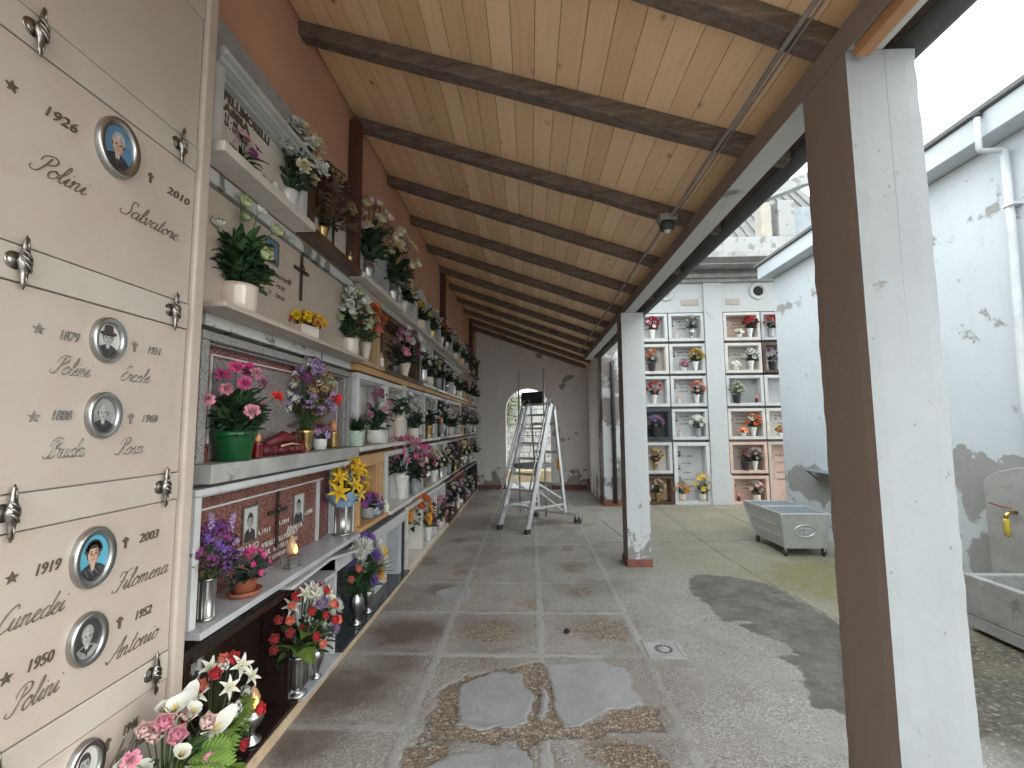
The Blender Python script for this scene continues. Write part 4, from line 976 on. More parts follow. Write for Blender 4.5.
# columns: painted white outwards, brown towards the walkway
def column(label, x0, x1, y0, y1, top, foot, seed, paint='white_column_dimmed'):
    t = thing('portico_column', label, 'column', ((x0+x1)/2, (y0+y1)/2, 0)); b = MB(); g = random.Random(seed)
    cx, cy = (x0+x1)/2, (y0+y1)/2; nz = 46; vs = []; fs = []; ms = []; n_ = 6
    per = [(x0+(x1-x0)*i/n_, y0) for i in range(n_)]+[(x1, y0+(y1-y0)*i/n_) for i in range(n_)]+[(x1-(x1-x0)*i/n_, y1) for i in range(n_)]+[(x0, y1-(y1-y0)*i/n_) for i in range(n_)]
    nper = len(per)
    for k in range(nz+1):
        z = top*k/nz
        for i, (px, py) in enumerate(per):
            corner = i % n_ == 0; dx, dy = px-cx, py-cy; q = 1.0
            j = mnoise.noise((px*3.1+seed, py*3.1, z*2.3))*.0012 + (mnoise.noise((px*9+seed, py*9, z*23))*.005-.003 if corner else 0)
            L = math.hypot(dx, dy); vs.append((dx*(1+j/L), dy*(1+j/L), z))
    for k in range(nz):
        for i in range(nper):
            i2 = (i+1) % nper; fs.append((k*nper+i, k*nper+i2, (k+1)*nper+i2, (k+1)*nper+i)); ms.append(1 if i >= 3*n_ else 0)
    fs += [tuple(range(nper-1, -1, -1)), tuple(nz*nper+i for i in range(nper))]; ms += [0, 0]
    b.add(vs, fs, ms); o = b.build('shaft', [paint, 'brown_column'], t)
    if foot:
        b = MB(); b.box(x0-cx-.012, x1-cx+.012, y0-cy-.012, y1-cy+.012, -.02, .085); b.build('tiled_foot', 'terracotta_tile', t, .006)
    return t
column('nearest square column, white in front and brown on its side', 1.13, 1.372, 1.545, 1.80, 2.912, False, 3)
t = column('white square column on a terracotta foot halfway down the walkway', 1.088, 1.352, 5.33, 5.6, 2.912, True, 11, 'white_column_lifted')
# ------------------------------------------------------------------ the long wall on the left
t = thing('burial_wall', 'long rendered wall with orange plaster above the tomb niches', 'wall', (-1.6, 5, 0))
def wb(mb, name, mats, bev=0):
    o = mb.build(name, mats, t, bev); o.location = (1.6, -5, 0); return o
b = MB(); b.box(-2.3, -1.53, -3.2, 11.8, 0, 2.74); wb(b, 'masonry', 'band_white')
b = MB(); b.box(-2.3, XW, -3.2, 11.8, 2.745, 4.6); wb(b, 'orange_plaster', 'orange_plaster')
b = MB(); b.box(XW+.002, XW+.06, 1.70, 2.62, 3.215, 3.37); wb(b, 'cement_band', 'cement')
b = MB()
for z0, z1, xm in ((.72, .80, -1.46), (1.345, 1.372, -1.40), (2.03, 2.10, -1.39), (2.665, 2.742, -1.385)):
    b = MB(); b.box(-1.528, xm, 1.70, 3.468, z0+.012, z1-.002); wb(b, 'course_band', 'band_white', .006)
    b = MB(); b.box(-1.528, -1.345 if z0 > 1 else -1.40, 3.472, 11.6, z0+.010, z1-.006); wb(b, 'course_band', 'orange_stone' if 1 < z0 < 2.5 else 'old_beige', .006)
b = MB()
y = 1.7; g = random.Random(5)
while y < 11.5:
    L = g.uniform(1.3, 2.1); b.box(-1.528, -1.315+g.uniform(-.006, .006), y+.003, min(y+L, 11.58), -.02, .052+g.uniform(-.004, .004)); y += L
wb(b, 'kerb', 'tan_edge', .006)
for (yy_, z0) in ((3.33, 2.75), (6.93, 2.76), (10.3, 2.76)):
    p = thing('wall_pipe', {3.33: 'dark red square pipe up the orange plaster, the nearest one', 6.93: 'dark red pipe up the orange plaster, halfway to the end wall', 10.3: 'dark red pipe up the orange plaster, near the end wall'}[yy_], 'pipe', (XW+.05, yy_, z0), 0, 'red pipes up the orange wall')
    b = MB(); b.box(-.045, .035, -.045, .045, 0, plank_z(XW)-.09-z0); b.build('shaft', 'brown_pipe', p, .008)
    b = MB(); b.box(-.0452, .041, -.051, .051, .5, .53); b.build('bracket', 'brown_pipe', p)

# ------------------------------------------------------------------ end wall with its archway
t = thing('end_wall', 'grey plastered wall with a round arched opening closing the walkway', 'wall', (0, 11.6, 0))
b = MB(); ax0, ax1, sp = -.615, .52, 1.97; ac = (ax0+ax1)/2; ar = (ax1-ax0)/2
arc = [(ac+ar*math.cos(PI*k/16), sp+ar*math.sin(PI*k/16)) for k in range(17)]
b.box(-1.5, ax0, 0, .3, 0, sp); b.box(ax1, 1.5, 0, .3, 0, sp)
vs = []; fs = []
tops = []
for (x, z) in arc:
    tops.append((x, 4.6-(x+1.44)*.3))
for y in (0, .3):
    for p in arc: vs.append((p[0], y, p[1]))
    for p in tops: vs.append((p[0], y, p[1]))
for k in range(16): fs += [(k, k+1, 17+k+1, 17+k), (34+k+1, 34+k, 51+k, 51+k+1), (k+1, k, 34+k, 34+k+1)]
b.add(vs, fs)
b.hexa([(-1.5, 0, sp), (ax0, 0, sp), (-1.5, .3, sp), (ax0, .3, sp), (-1.5, 0, 4.6), (ax0, 0, tops[-1][1]), (-1.5, .3, 4.6), (ax0, .3, tops[-1][1])])
b.hexa([(ax1, 0, sp), (1.5, 0, sp), (ax1, .3, sp), (1.5, .3, sp), (ax1, 0, tops[0][1]), (1.5, 0, 3.7), (ax1, .3, tops[0][1]), (1.5, .3, 3.7)])
b.build('plaster_face', 'end_plaster', t)
b = MB(); b.box(-1.37, ax0-.002, -.018, .001, .002, .11); b.box(ax1+.002, 1.40, -.018, .001, .002, .11); b.build('skirting', 'terracotta_tile', t)
b = MB(); g = random.Random(9)
def blob(px, py, pts):
    out = []
    for (dx, dy) in pts: p = PY(px+dx, py+dy, 11.6); out.append((p.x+g.uniform(-.012, .012), p.z+g.uniform(-.012, .012)))
    b.poly(out, 'y', -.003, .002)
blob(566, 380, [(7, -5), (8, -2), (2, 1), (-2, 3), (0, 5), (-3, 10), (-6, 9), (-8, 5), (-5, 4), (-3, -1), (1, -5)])
blob(556, 432, [(4, -5), (4, 6), (-1, 5), (-4, 2), (-2, -2)])
for q in ((563, 440, 2.2), (569, 439, 1.2), (576, 433, 1.2), (539, 356, 3), (585, 470, 1.6)): blob(q[0], q[1], [(q[2]*math.cos(a)*1.3, q[2]*math.sin(a)) for a in (0, 1, 2.1, 3.1, 4.2, 5.2)])
blob(573, 478, [(-6, 3), (-2, -2), (3, -3), (7, -1), (9, 4), (4, 6), (-3, 6)])
blob(541, 484, [(-3, 4), (4, -3), (12, -1), (16, 3), (10, 6), (0, 7)])
b.build('bare_patch', 'old_beige', t)
# what stands beyond the arch
t = thing('garden_wall', 'pale rubble stone wall seen through the arch', 'wall', (0, 14.5, 0))
b = MB(); g = random.Random(4); z = 0
while z < 2.55:
    h = g.uniform(.14, .26); x = -3
    while x < 3:
        w = g.uniform(.18, .42); b.box(x+.006, x+w-.006, g.uniform(-.02, .02), .3, z+.005, min(z+h, 2.6)-.005); x += w
    z += h
b.build('stones', 'garden_stone', t, .02); b = MB(); b.box(-3, 3, .03, .28, 0, 2.57); b.build('mortar', 'cement', t)
t = tag(MB().box(-1.0, 1.2, 13.2, 13.5, -.05, .30).build('low_wall', 'tan_render', None, .02), 'low tan rendered wall beyond the arch', 'wall')
t = thing('shrub', 'light green shrub over the stone wall seen at the top left of the arch', 'shrub', (-.9, 14.1, 0))
b = MB(); g = random.Random(2)
for i in range(420):
    d = Vector((g.gauss(0, .28), g.gauss(0, .2), g.gauss(2.25, .35)))
    petal(b, .13, .07, 30, -20, g.uniform(0, 6.3), nl=2, nw=1, M=T(*d) @ RX(g.uniform(-.8, .8)))
b.build('foliage', 'leaf_lime', t); b = MB()
for i in range(5): b.tube([(g.uniform(-.05, .05), 0, 0), (g.uniform(-.2, .2), 0, 1.2), (g.uniform(-.35, .35), g.uniform(-.2, .2), 2.3)], [.025, .018, .008], 6)
b.build('stem', 'leaf_dry', t)

# ------------------------------------------------------------------ niche building across the court
YB = 9.35
nb = thing('niche_building', 'white rendered cemetery building holding wall tombs across the court', 'building', (3.4, YB, 0))
def nbp(mb, name, mats, bev=0): o = mb.build(name, mats, nb, bev); o.location = (-3.4, -YB, 0); return o
b = MB(); b.box(1.455, 6.6, YB+.22, 11.9, 0, 4.62); nbp(b, 'wall', 'niche_white')
b = MB(); b.box(3.60, 3.965, YB-.03, YB+.219, .60, 4.5); b.box(3.585, 3.985, YB-.05, YB+.219, 0, .598); nbp(b, 'pilaster', 'niche_white', .006)
b = MB(); b.box(1.86, 3.598, YB, YB+.219, 3.885, 4.5); b.box(3.967, 6.6, YB, YB+.219, 3.885, 4.5)
b.box(1.86, 2.105, YB, YB+.219, 0, 3.884); b.box(5.51, 6.6, YB, YB+.219, 0, 3.884); nbp(b, 'upper_wall', 'niche_white', .004)
b = MB()
for (y0, z0, z1) in ((YB-.06, 4.502, 4.58), (YB-.13, 4.582, 4.66), (YB-.42, 4.75, 4.86)): b.box(1.5, 6.6, y0, YB+.218, z0, z1)
b.box(1.5, 6.6, YB-.05, YB+.218, 4.662, 4.748); nbp(b, 'cornice', 'weathered_cement', .006)
b = MB(); b.hexa([(1.2, YB-.45, 4.87), (6.7, YB-.45, 4.87), (1.2, 11.0, 7.3), (6.7, 11.0, 7.3), (1.2, YB-.45, 4.93), (6.7, YB-.45, 4.93), (1.2, 11.0, 7.36), (6.7, 11.0, 7.36)])
for k in range(26): b.bar((1.25+k*.21, YB-.44, 4.945), (1.25+k*.21, 10.98, 7.37), .05, .04)
nbp(b, 'roof', 'roof_sheet')
for (xo, lit) in ((4.72, 1), (2.84, 0)):
    b = MB(); b.ring(.185, .185, .10, .10, YB-.03, YB+.02, xo, 4.31, 0, 36); r = nbp(b, 'round_vent', 'niche_white')
    b = MB(); b.disc(.099, .099, YB-.004, xo, 4.31, 0, 24, .003); b.build('opening', 'hollow_dark' if lit else 'old_beige', r)
for (x0, x1) in ((3.15, 3.50), (4.06, 4.33)):
    b = MB(); b.box(x0, x1, YB-.012, YB+.01, 4.03, 4.16); nbp(b, 'plaque', 'old_beige', .004)
# peeling pier at its corner, with the drain pipe
pt = thing('corner_pier', 'peeling white and bare plaster pier on a red skirting at the corner', 'pier', (1.64, 9.35, 0))
b = MB(); b.box(-.19, .21, -.15, .40, .12, 3.32); b.build('shaft', 'pier_peel', pt, .012)
b = MB(); b.box(-.205, .225, -.165, .41, -.02, .119); b.build('skirting', 'terracotta_tile', pt, .006)
b = MB(); b.box(-.188, .23, .41, 2.26, 0, 3.6); b.build('side_wall', 'end_plaster', pt)
dp = thing('drain_pipe', 'dark drain pipe running down the front of the peeling pier', 'pipe', (1.66, 9.14, 0))
b = MB(); b.tube([(0, 0, .06), (0, 0, 2.75), (.0, .03, 2.86)], .042, 10); b.build('shaft', 'dark_pipe', dp)
for z in (.5, 1.5, 2.5):
    b = MB(); b.box(-.055, .055, -.012, .075, z, z+.025); b.build('bracket', 'dark_pipe', dp)

# concrete frame over the court
cf = thing('concrete_frame', 'weathered white concrete beam and post bridging the court', 'beam', (3.4, 7.9, 4.5))
b = MB(); b.box(-1.75, 1.9, 0, .26, .115, .37); b.build('beam', 'rough_concrete', cf, .01)
b = MB(); b.box(-1.75, 1.9, -.035, .29, .0, .112); b.build('lip', 'weathered_cement', cf, .01)
b = MB(); b.box(1.02, 1.30, .01, .25, .372, 1.03); b.build('post', 'rough_concrete', cf, .01)
b = MB(); b.hexa([(.72, .02, 1.02), (2.6, .02, 1.72), (.72, .24, 1.02), (2.6, .24, 1.72), (.72, .02, 1.22), (2.6, .02, 1.92), (.72, .24, 1.22), (2.6, .24, 1.92)]); b.build('sloping_rail', 'rough_concrete', cf, .01)
b = MB(); b.box(1.302, 1.9, .12, .2, .40, .95); b.build('dark_panel', 'dull_lid', cf)
b = MB(); b.box(.72, .90, .015, .245, .374, 1.0); b.build('pale_post', 'old_beige', cf, .008)

# ------------------------------------------------------------------ white outbuilding on the right
sb = thing('outbuilding', 'long white outbuilding with flaking walls and a thick flat roof slab', 'building', (5.2, 3, 0))
def sbp(mb, name, mats, bev=0): o = mb.build(name, mats, sb, bev); o.location = (-5.2, -3, 0); return o
b = MB(); b.box(4.05, 6.5, .8, 7.52, -.05, 3.985); sbp(b, 'wall', 'shed_white', .01)
b = MB(); b.box(3.84, 6.7, .6, 7.60, 3.988, 4.20); sbp(b, 'roof_slab', 'shed_white', .01)
b = MB(); b.box(3.80, 6.74, .56, 7.64, 4.202, 4.245); sbp(b, 'roof_edge', 'roof_sheet', .006)
dp = thing('rain_pipe', 'white plastic rain pipe bent round the eave of the outbuilding', 'pipe', (4.0, 3.93, 0))
b = MB(); P = lambda px, py, X: PX(px, py, X)-Vector((4.0, 3.93, 0))
b.tube([P(1004, 150, 4.0), P(1012, 230, 4.0), P(1024, 390, 4.0), P(1024, 390, 4.0)+Vector((0, 0, -1.2))], .03, 10); b.build('shaft', 'white_pipe', dp)
b = MB(); b.tube([P(977, 118, 3.79), P(979, 149, 3.79), P(981, 151, 3.81), P(1000, 150, 3.97), P(1004, 150, 4.0)], .022, 8); b.build('elbow', 'white_pipe', dp)
b = MB(); b.tube([P(975, 117, 3.79), P(981, 111, 3.85), P(994, 108, 3.95)], .03, 8); b.build('spout', 'dark_pipe', dp)
b = MB(); q = P(1012, 206, 4.0); b.box(-.04+q.x, .06+q.x, q.y-.045, q.y+.045, q.z, q.z+.025); b.build('bracket', 'white_pipe', dp)
wsf = thing('wall_bracket', 'small grey metal shelf fixed low on the outbuilding wall', 'shelf', PX(832, 472, 4.05))
p0 = PX(818, 470, 3.97); 
b = MB(); b.box(-.22, 0, -.35, .35, -.008, .008); b.build('shelf_plate', 'dull_lid', wsf, .003); b = MB()
for s_ in (-.25, .25):
    b = MB(); b.bar((-.18, s_, -.01), (-.002, s_, -.16), .02, .02); b.build('brace', 'dull_lid', wsf)
# ------------------------------------------------------------------ the near marble tombs
XF = -1.28
sur = thing('marble_surround', 'cream marble strips and upright edge framing the near wall tombs', 'tomb surround', (XF, .7, 0))
def sp_(mb, name, mats, bev=0): o = mb.build(name, mats, sur, bev); o.location = (-XF, -.7, 0); return o
CZ = [.155, .775, 1.392, 2.014, 2.632, 3.26]
b = MB(); b.box(-1.9, XF-.012, -3.2, 1.62, -.05, 3.6); sp_(b, 'core', 'cement')
b = MB(); b.box(-1.9, XF+.018, 1.632, 1.686, -.05, 3.6); sp_(b, 'upright', 'cream_marble', .008)
for z in CZ:
    b = MB(); b.box(XF-.01, XF+.002, -3.2, 1.630, z-.046, z+.046); sp_(b, 'strip', 'strip_marble', .003)
for z0, z1 in zip([-.02]+CZ, CZ):
    if z1 < .2: continue
    b = MB(); b.box(XF-.01, XF-.003, -3.2, .92, z0+.05, z1-.05); sp_(b, 'plain_slab', 'cream_marble', .003)

def clasp(parent, x, z):
    """cast stud that pins two slabs: a leaf-shaped bar over a half-moon boss, crossed by a twisted ribbon"""
    b = MB(); prof = []
    for i in range(21):
        s_ = i/20*2-1; r = .0135*max(0.0, 1-abs(s_)**1.7)*(1+.22*math.cos(s_*7))+.0015
        prof.append((max(.001, r), s_*.070))
    b.lathe(prof, 12, M=T(.004, -.017, 0) @ Matrix.Diagonal((1, .55, 1, 1)))
    b.lathe([(.0225, 0), (.023, .003), (.0195, .005), (.018, .0045), (.015, .007), (.010, .009), (0, .0095)], 22, M=T(-.009, -.0005, .002) @ RX(R_(90)))
    for k in (-1, 0, 1): b.tube([(-.010, -.022, .017+.014*k), (0, -.0275, .008+.014*k), (.010, -.0275, -.004+.014*k), (.016, -.021, -.010+.014*k)], [.0022, .0034, .0034, .002], 6)
    for s_ in (-1, 1): b.tube([(.004, -.024, .030*s_), (.004, -.024, .062*s_)], [.0028, .001], 6)
    o = b.build('clasp', 'chrome_bronze', parent); o.location = (x, 0, z)
def slab(label, z0, z1, y0=.955, y1=1.628):
    yc = (y0+y1)/2
    t = thing('tomb_slab', label, 'tomb slab', (XF, yc, z0), PI/2, 'near marble tomb slabs')
    b = MB(); b.box(y0-yc, y1-yc, 0, .03, 0, z1-z0); b.build('slab', 'cream_marble', t, .003)
    def L(px, py): p = PX(px, py, XF); return p.y-yc, p.z-z0
    return t, L
def words(t, L, items, mat='letter_bronze'):
    b = MB()
    for it in items:
        k = it[0]
        if k == 'S':
            x0, z0 = L(*it[2]); x1, _ = L(*it[3]); script(b, it[1], x0, z0, x1-x0, hz=it[4] if len(it) > 4 else None)
        elif k == 'N':
            x0, z0 = L(*it[2]); x1, _ = L(*it[3]); text(b, it[1], x0, z0, it[4], width=x1-x0, shear=.25, bold=.005)
        elif k == 'star': x, z = L(*it[1]); star(b, x, z, .016)
        elif k == 'cross': x, z = L(*it[1]); cross(b, x, z-.016, .034, w=.22)
    b.build('lettering', mat, t)
def oval(t, L, c, rx, rz, **kw):
    x, z = L(*c)
    b = MB(); portrait(b, 0, 0, rx*.86, rz*.86, -.006, **kw); o = b.build('portrait', PMATS, t); o.location = (x, 0, z)
    b = MB(); b.ring(rx*1.12, rz*1.12, rx*.80, rz*.80, -.022, .0); b.disc(rx*.9, rz*.9, -.004, th=.004); b.build('frame', 'silver', o)
t, L = slab('marble tomb slab at the very top above the first oval portrait', CZ[4]+.0495, CZ[5]-.0495)
clasp(t, L(178, 145)[0], CZ[4]-(CZ[4]+.047)); clasp(t, L(35, 27)[0], -.047)
t, L = slab('marble tomb slab with one oval colour portrait of a white haired man', CZ[3]+.0495, CZ[4]-.0495)
words(t, L, [('star', (11, 86)), ('N', '1926', (41, 112), (77, 128), .030), ('S', 'Polini', (30, 168), (84, 190), .027), ('cross', (150, 178)), ('N', '2010', (166, 192), (189, 203), .028), ('S', 'Salvatore', (120, 212), (176, 241), .026)])
oval(t, L, (116, 148), .064, .084, bg=0, cloth=1, skin=2, hair=3)
clasp(t, L(171, 312)[0], -.047); clasp(t, L(17, 262)[0], -.047)
t, L = slab('marble tomb slab with two small black and white oval portraits', CZ[2]+.0495, CZ[3]-.0495)
words(t, L, [('star', (38, 329)), ('N', '1879', (57, 339), (79, 340), .028), ('cross', (134, 347)), ('N', '1931', (146, 353), (160, 354), .026), ('S', 'Polini', (50, 373), (88, 377), .023), ('S', 'Ercole', (119, 380), (148, 384), .022),
             ('star', (33, 417)), ('N', '1888', (49, 420), (71, 420), .028), ('cross', (130, 419)), ('N', '1968', (140, 422), (157, 422), .026), ('S', 'Bruda', (43, 459), (82, 458), .024), ('S', 'Rosa', (115, 455), (141, 453), .023)], 'letter_silver')
oval(t, L, (106, 340), .048, .062, bg=10, cloth=9, skin=7, hair=4, hat=True)
oval(t, L, (101, 415), .048, .062, bg=6, cloth=1, skin=7, hair=6)
clasp(t, L(161, 487)[0], -.047); clasp(t, L(4, 516)[0], -.047)
t, L = slab('marble tomb slab with an oval blue portrait of a woman above a grey one', CZ[1]+.0495, CZ[2]-.0495)
words(t, L, [('star', (11, 578)), ('N', '1919', (32, 577), (60, 569), .030), ('cross', (125, 543)), ('N', '2003', (138, 543), (158, 536), .029), ('S', 'Cunedei', (-8, 638), (62, 613), .026), ('S', 'Filomena', (112, 594), (166, 573), .026),
             ('star', (5, 679)), ('N', '1950', (24, 674), (53, 660), .030), ('cross', (119, 623)), ('N', '1952', (133, 621), (151, 610), .028), ('S', 'Polini', (5, 720), (56, 699), .027), ('S', 'Antonio', (106, 665), (156, 640), .026)])
oval(t, L, (91, 557), .058, .078, bg=8, cloth=1, skin=2, hair=4, woman=True)
oval(t, L, (85, 639), .050, .066, bg=9, cloth=6, skin=7, hair=6)
clasp(t, L(151, 675)[0], -.047); clasp(t, L(-10, 745)[0], -.047)
t, L = slab('lowest marble tomb slab, half hidden behind white calla lilies', CZ[0]+.0495, CZ[1]-.0495)
words(t, L, [('cross', (107, 745)), ('N', '1946', (121, 737), (137, 726), .028), ('S', 'Antonio', (106, 772), (150, 748), .026)])
oval(t, L, (82, 768), .050, .066, bg=10, cloth=9, skin=7, hair=4)
clasp(t, L(151, 830)[0], -.047)

# ------------------------------------------------------------------ tomb niches
USED = set()
def uniq(l):
    assert l not in USED, l
    USED.add(l); return l
def niche(label, side, u0, u1, z0, z1, frame='white_marble', bw=.05, D=.20, panel='white_marble', ledge=.03, lex=.03, lmat=None, lines=(), nlines=0, photos=(), lett='ink', crosses=(), group=None, seed=0, top='flat', bevel=True, inset=.0, lintel=None, pf=.011, ref=None):
    g = random.Random(seed*7+int(u0*50)+int(z0*90)); w = u1-u0; h = z1-z0; uc = (u0+u1)/2
    loc, rz = ((-1.528 if z0 < 2.7 else -1.378, uc, z0), PI/2) if side == 'L' else ((uc, YB+.218, z0), 0)
    t = thing('tomb_niche', uniq(label), 'tomb', loc, rz, group or ('tomb niches along the left wall' if side == 'L' else 'tomb niches across the court'))
    if side == 'L' and z0 > 2.7: D -= .13
    q_ = pf+.0005
    x0, x1 = -w/2+.004, w/2-.004; zb = ledge if ledge else (bw if frame else 0)
    if frame:
        b = MB(); b.box(x0, x0+bw, -D, 0, zb+.001, h-bw-.001); b.box(x1-bw, x1, -D, 0, zb+.001, h-bw-.001)
        if top == 'flat': b.box(x0, x1, -D, 0, h-bw, h-.006)
        elif top == 'arch':
            n = 10; pts = [(x0, h-bw)]+[(x0+(x1-x0)*i/n, h-bw+.03+.10*math.sin(PI*i/n)) for i in range(n+1)]+[(x1, h-bw)]
            b.poly(pts, 'y', -D, 0)
        elif top == 'cornice':
            b.box(x0, x1, -D, 0, h-bw, h-.05); b.box(x0, x1, -D-.02, 0, h-.049, h-.03); b.box(x0, x1, -D-.045, 0, h-.029, h-.006); b.box(x0, x1, -D-.03, 0, h-.005, h+.012)
        if not ledge: b.box(x0, x1, -D, 0, 0, bw)
        # a shallow step inside the frame
        if bevel and bw > .03:
            s_ = .012
            b.box(x0+bw+.0005, x0+bw+s_, -D+.03, -.012, zb+.001, h-bw-.001); b.box(x1-bw-s_, x1-bw-.0005, -D+.03, -.012, zb+.001, h-bw-.001)
            b.box(x0+bw+s_+.0005, x1-bw-s_-.0005, -D+.03, -.012, h-bw-s_, h-bw-.001)
        b.build('surround', frame, t, .004)
    bx = bw*.5 if frame else 0
    b = MB(); b.box(x0+bx, x1-bx, -pf, .004, zb*.5+.002, h-(bw*.5 if frame else .004)); pn = b.build('back_panel', panel, t)
    if ledge:
        b = MB(); b.box(x0-.002, x1+.002, -D-lex, .002, 0, ledge); b.build('ledge', lmat or frame or panel, t, .005)
    if lintel:
        b = MB(); b.box(x0, x1, -D-.01, -.012, h-bw-.10, h-bw-.0015); b.build('lintel', lintel, t, .004)
    ix0, ix1 = x0+bw+.02, x1-bw-.02; iw = ix1-ix0; ih = h-zb-bw
    if ref: ix0 = ref[0]+.024+bw-uc; iw = ref[1]-ref[0]-.048-2*bw
    if nlines or lines:
        b = MB()
        for (s_, fx, fz, hh, kw) in lines: text(b, s_, ix0+fx*iw, zb+fz*ih, hh, y=-q_, **kw)
        for k in range(nlines):
            fz = .78-.13*k-(.04 if k > 1 else 0)
            if fz < .2: break
            scrawl(b, ix0+iw*g.uniform(.26, .32), zb+ih*fz, iw*g.uniform(.3, .46), .030*g.uniform(.8, 1.25), g, y=-q_)
        b.build('lettering', lett, t)
    for (fx, fz, rx, rz_, ov, col) in photos:
        b = MB(); cx, cz = ix0+fx*iw, zb+fz*ih
        bg, cl, sk, ha = ((0, 1, 2, 4), (10, 9, 7, 4), (6, 9, 7, 6))[col]
        portrait(b, 0, 0, rx, rz_, -.004, bg=bg, cloth=cl, skin=sk, hair=ha, oval=ov)
        o = b.build('photo', PMATS, t); o.location = (cx, -q_-.001, cz)
        b = MB()
        if ov: b.ring(rx*1.2, rz_*1.2, rx*.97, rz_*.97, -.012, 0, seg=20)
        else:
            e = .008
            b.box(-rx-e, -rx, -.01, 0, -rz_-e, rz_+e); b.box(rx, rx+e, -.01, 0, -rz_-e, rz_+e); b.box(-rx+.0003, rx-.0003, -.01, 0, rz_, rz_+e); b.box(-rx+.0003, rx-.0003, -.01, 0, -rz_-e, -rz_)
        b.build('frame', 'silver', o)
    for (fx, fz, hh) in crosses:
        b = MB(); cx, cz = ix0+fx*iw, zb+fz*ih; cross(b, 0, 0, hh, y=-.004, th=.008, w=.065)
        b.lathe([(.018, -.002), (.024, .0), (.01, .008), (0, .012)], 8, M=T(0, -.016, hh*.69) @ RX(R_(90))); o = b.build('cross', 'dark_bronze', t); o.location = (cx, -q_-.001, cz)
    return t
# --- top row
niche('white corniced top tomb with bold dark lettering beside the marble edge', 'L', 1.735, 2.545, 2.742, 3.20, 'white_marble', .055, .205, 'pale_marble', .045, .055, 'pale_marble', top='cornice', lett='letter_bronze', ref=(1.73, 2.545),
      lines=[('PELLIMORELLI', .10, .83, .042, dict(width=.36, bold=.05)), ('ASSIA', .11, .69, .038, dict(width=.19, bold=.05)), ('11 . 05 . 1923', .12, .595, .024, dict(width=.19, bold=.04)), ('13 . 11 . 2014', .12, .505, .024, dict(width=.17, bold=.04))])
niche('dark brown framed top tomb with a pale panel and bare brown ledge', 'L', 2.56, 3.345, 2.742, 3.30, 'dark_wood_marble', .075, .205, 'pale_marble', .05, .03, crosses=[(.62, .12, .22)])
niche('open top shelf with an arched grey headstone against the orange wall', 'L', 3.36, 4.48, 2.742, 3.25, None, .0, .19, 'grey_marble', .045, .06, 'pale_marble', nlines=0)
# --- fourth row up
niche('wide cream tomb with cursive name, small photo and bronze cross', 'L', 1.78, 3.44, 2.095, 2.665, None, .05, .225, 'cream_marble', .024, .06, 'cream_marble', lett='letter_bronze', pf=.128, ref=(1.73, 3.44),
      photos=[(.351, .875, .052, .060, False, 0)], crosses=[(.554, .50, .285)],
      lines=[('Franca', .262, .635, .03, dict(shear=.35, width=.12)), ('Simonelli', .35, .62, .036, dict(shear=.35, width=.22)), ('4 . 5 . 1935', .305, .508, .024, dict(width=.22)), ('2 . 7 . 2010', .305, .395, .024, dict(width=.22))])
# --- third row up
niche('wide red and grey granite tomb with white thread border', 'L', 1.83, 3.44, 1.368, 2.02, 'grey_granite', .045, .16, 'red_granite', .08, .07, 'veined_grey', lett='letter_white', pf=.085)
# --- second row up
niche('wide red granite double tomb in a white frame with two framed photos', 'L', 1.80, 3.47, .772, 1.355, 'frame_white', .035, .19, 'red_granite', .03, .05, 'grey_marble', lett='letter_white', ref=(1.73, 3.47),
      photos=[(.407, .54, .060, .088, False, 1), (.725, .524, .062, .088, False, 1)], crosses=[(.57, .17, .325)],
      lines=[('A.1911', .452, .38, .028, dict(width=.125)), ('TELLINO', .345, .265, .036, dict(width=.19)), ('A.1914', .581, .40, .028, dict(width=.125)), ('A.1994', .77, .40, .028, dict(width=.125)), ('ANNITA', .647, .275, .04, dict(width=.19))], nlines=0)
def extra_lines(t_label, rows, mat):
    t = [o for o in C.objects if o.get('label') == t_label][0]; g = random.Random(31); b = MB()
    for (x, z, w, h) in rows: scrawl(b, x, z, w, h, g, y=-.0115)
    o = [c for c in t.children if c.name.startswith('lettering')][0]
    o2 = b.build('small_lettering', mat, t); o2.location.x = -.035
    return t
t = extra_lines('wide red granite double tomb in a white frame with two framed photos', [(-.04, .145, .42, .028), (-.05, .100, .42, .026), (-.06, .055, .34, .024)], 'letter_white')
b = MB(); b.box(-.72, .70, -.024, -.0115, .447, .456); b.box(.618, .636, -.03, -.0115, .032, .446); b.build('white_bead', 'frame_white', t).location.x = -.035
t = [o for o in C.objects if o.get('label') == 'wide red and grey granite tomb with white thread border'][0]
b = MB(); b.box(-.60, .76, -.094, -.0855, .488, .495); b.box(-.60, -.593, -.094, -.0855, .09, .4875); b.box(.753, .76, -.094, -.0855, .09, .4875); b.build('white_bead', 'frame_white', t).location = (-.05, 0, .07)
b = MB(); b.box(-.58, .74, -.089, -.0855, .02, .475); b.build('inner_panel', 'speckled_granite', t).location = (-.05, 0, .07)
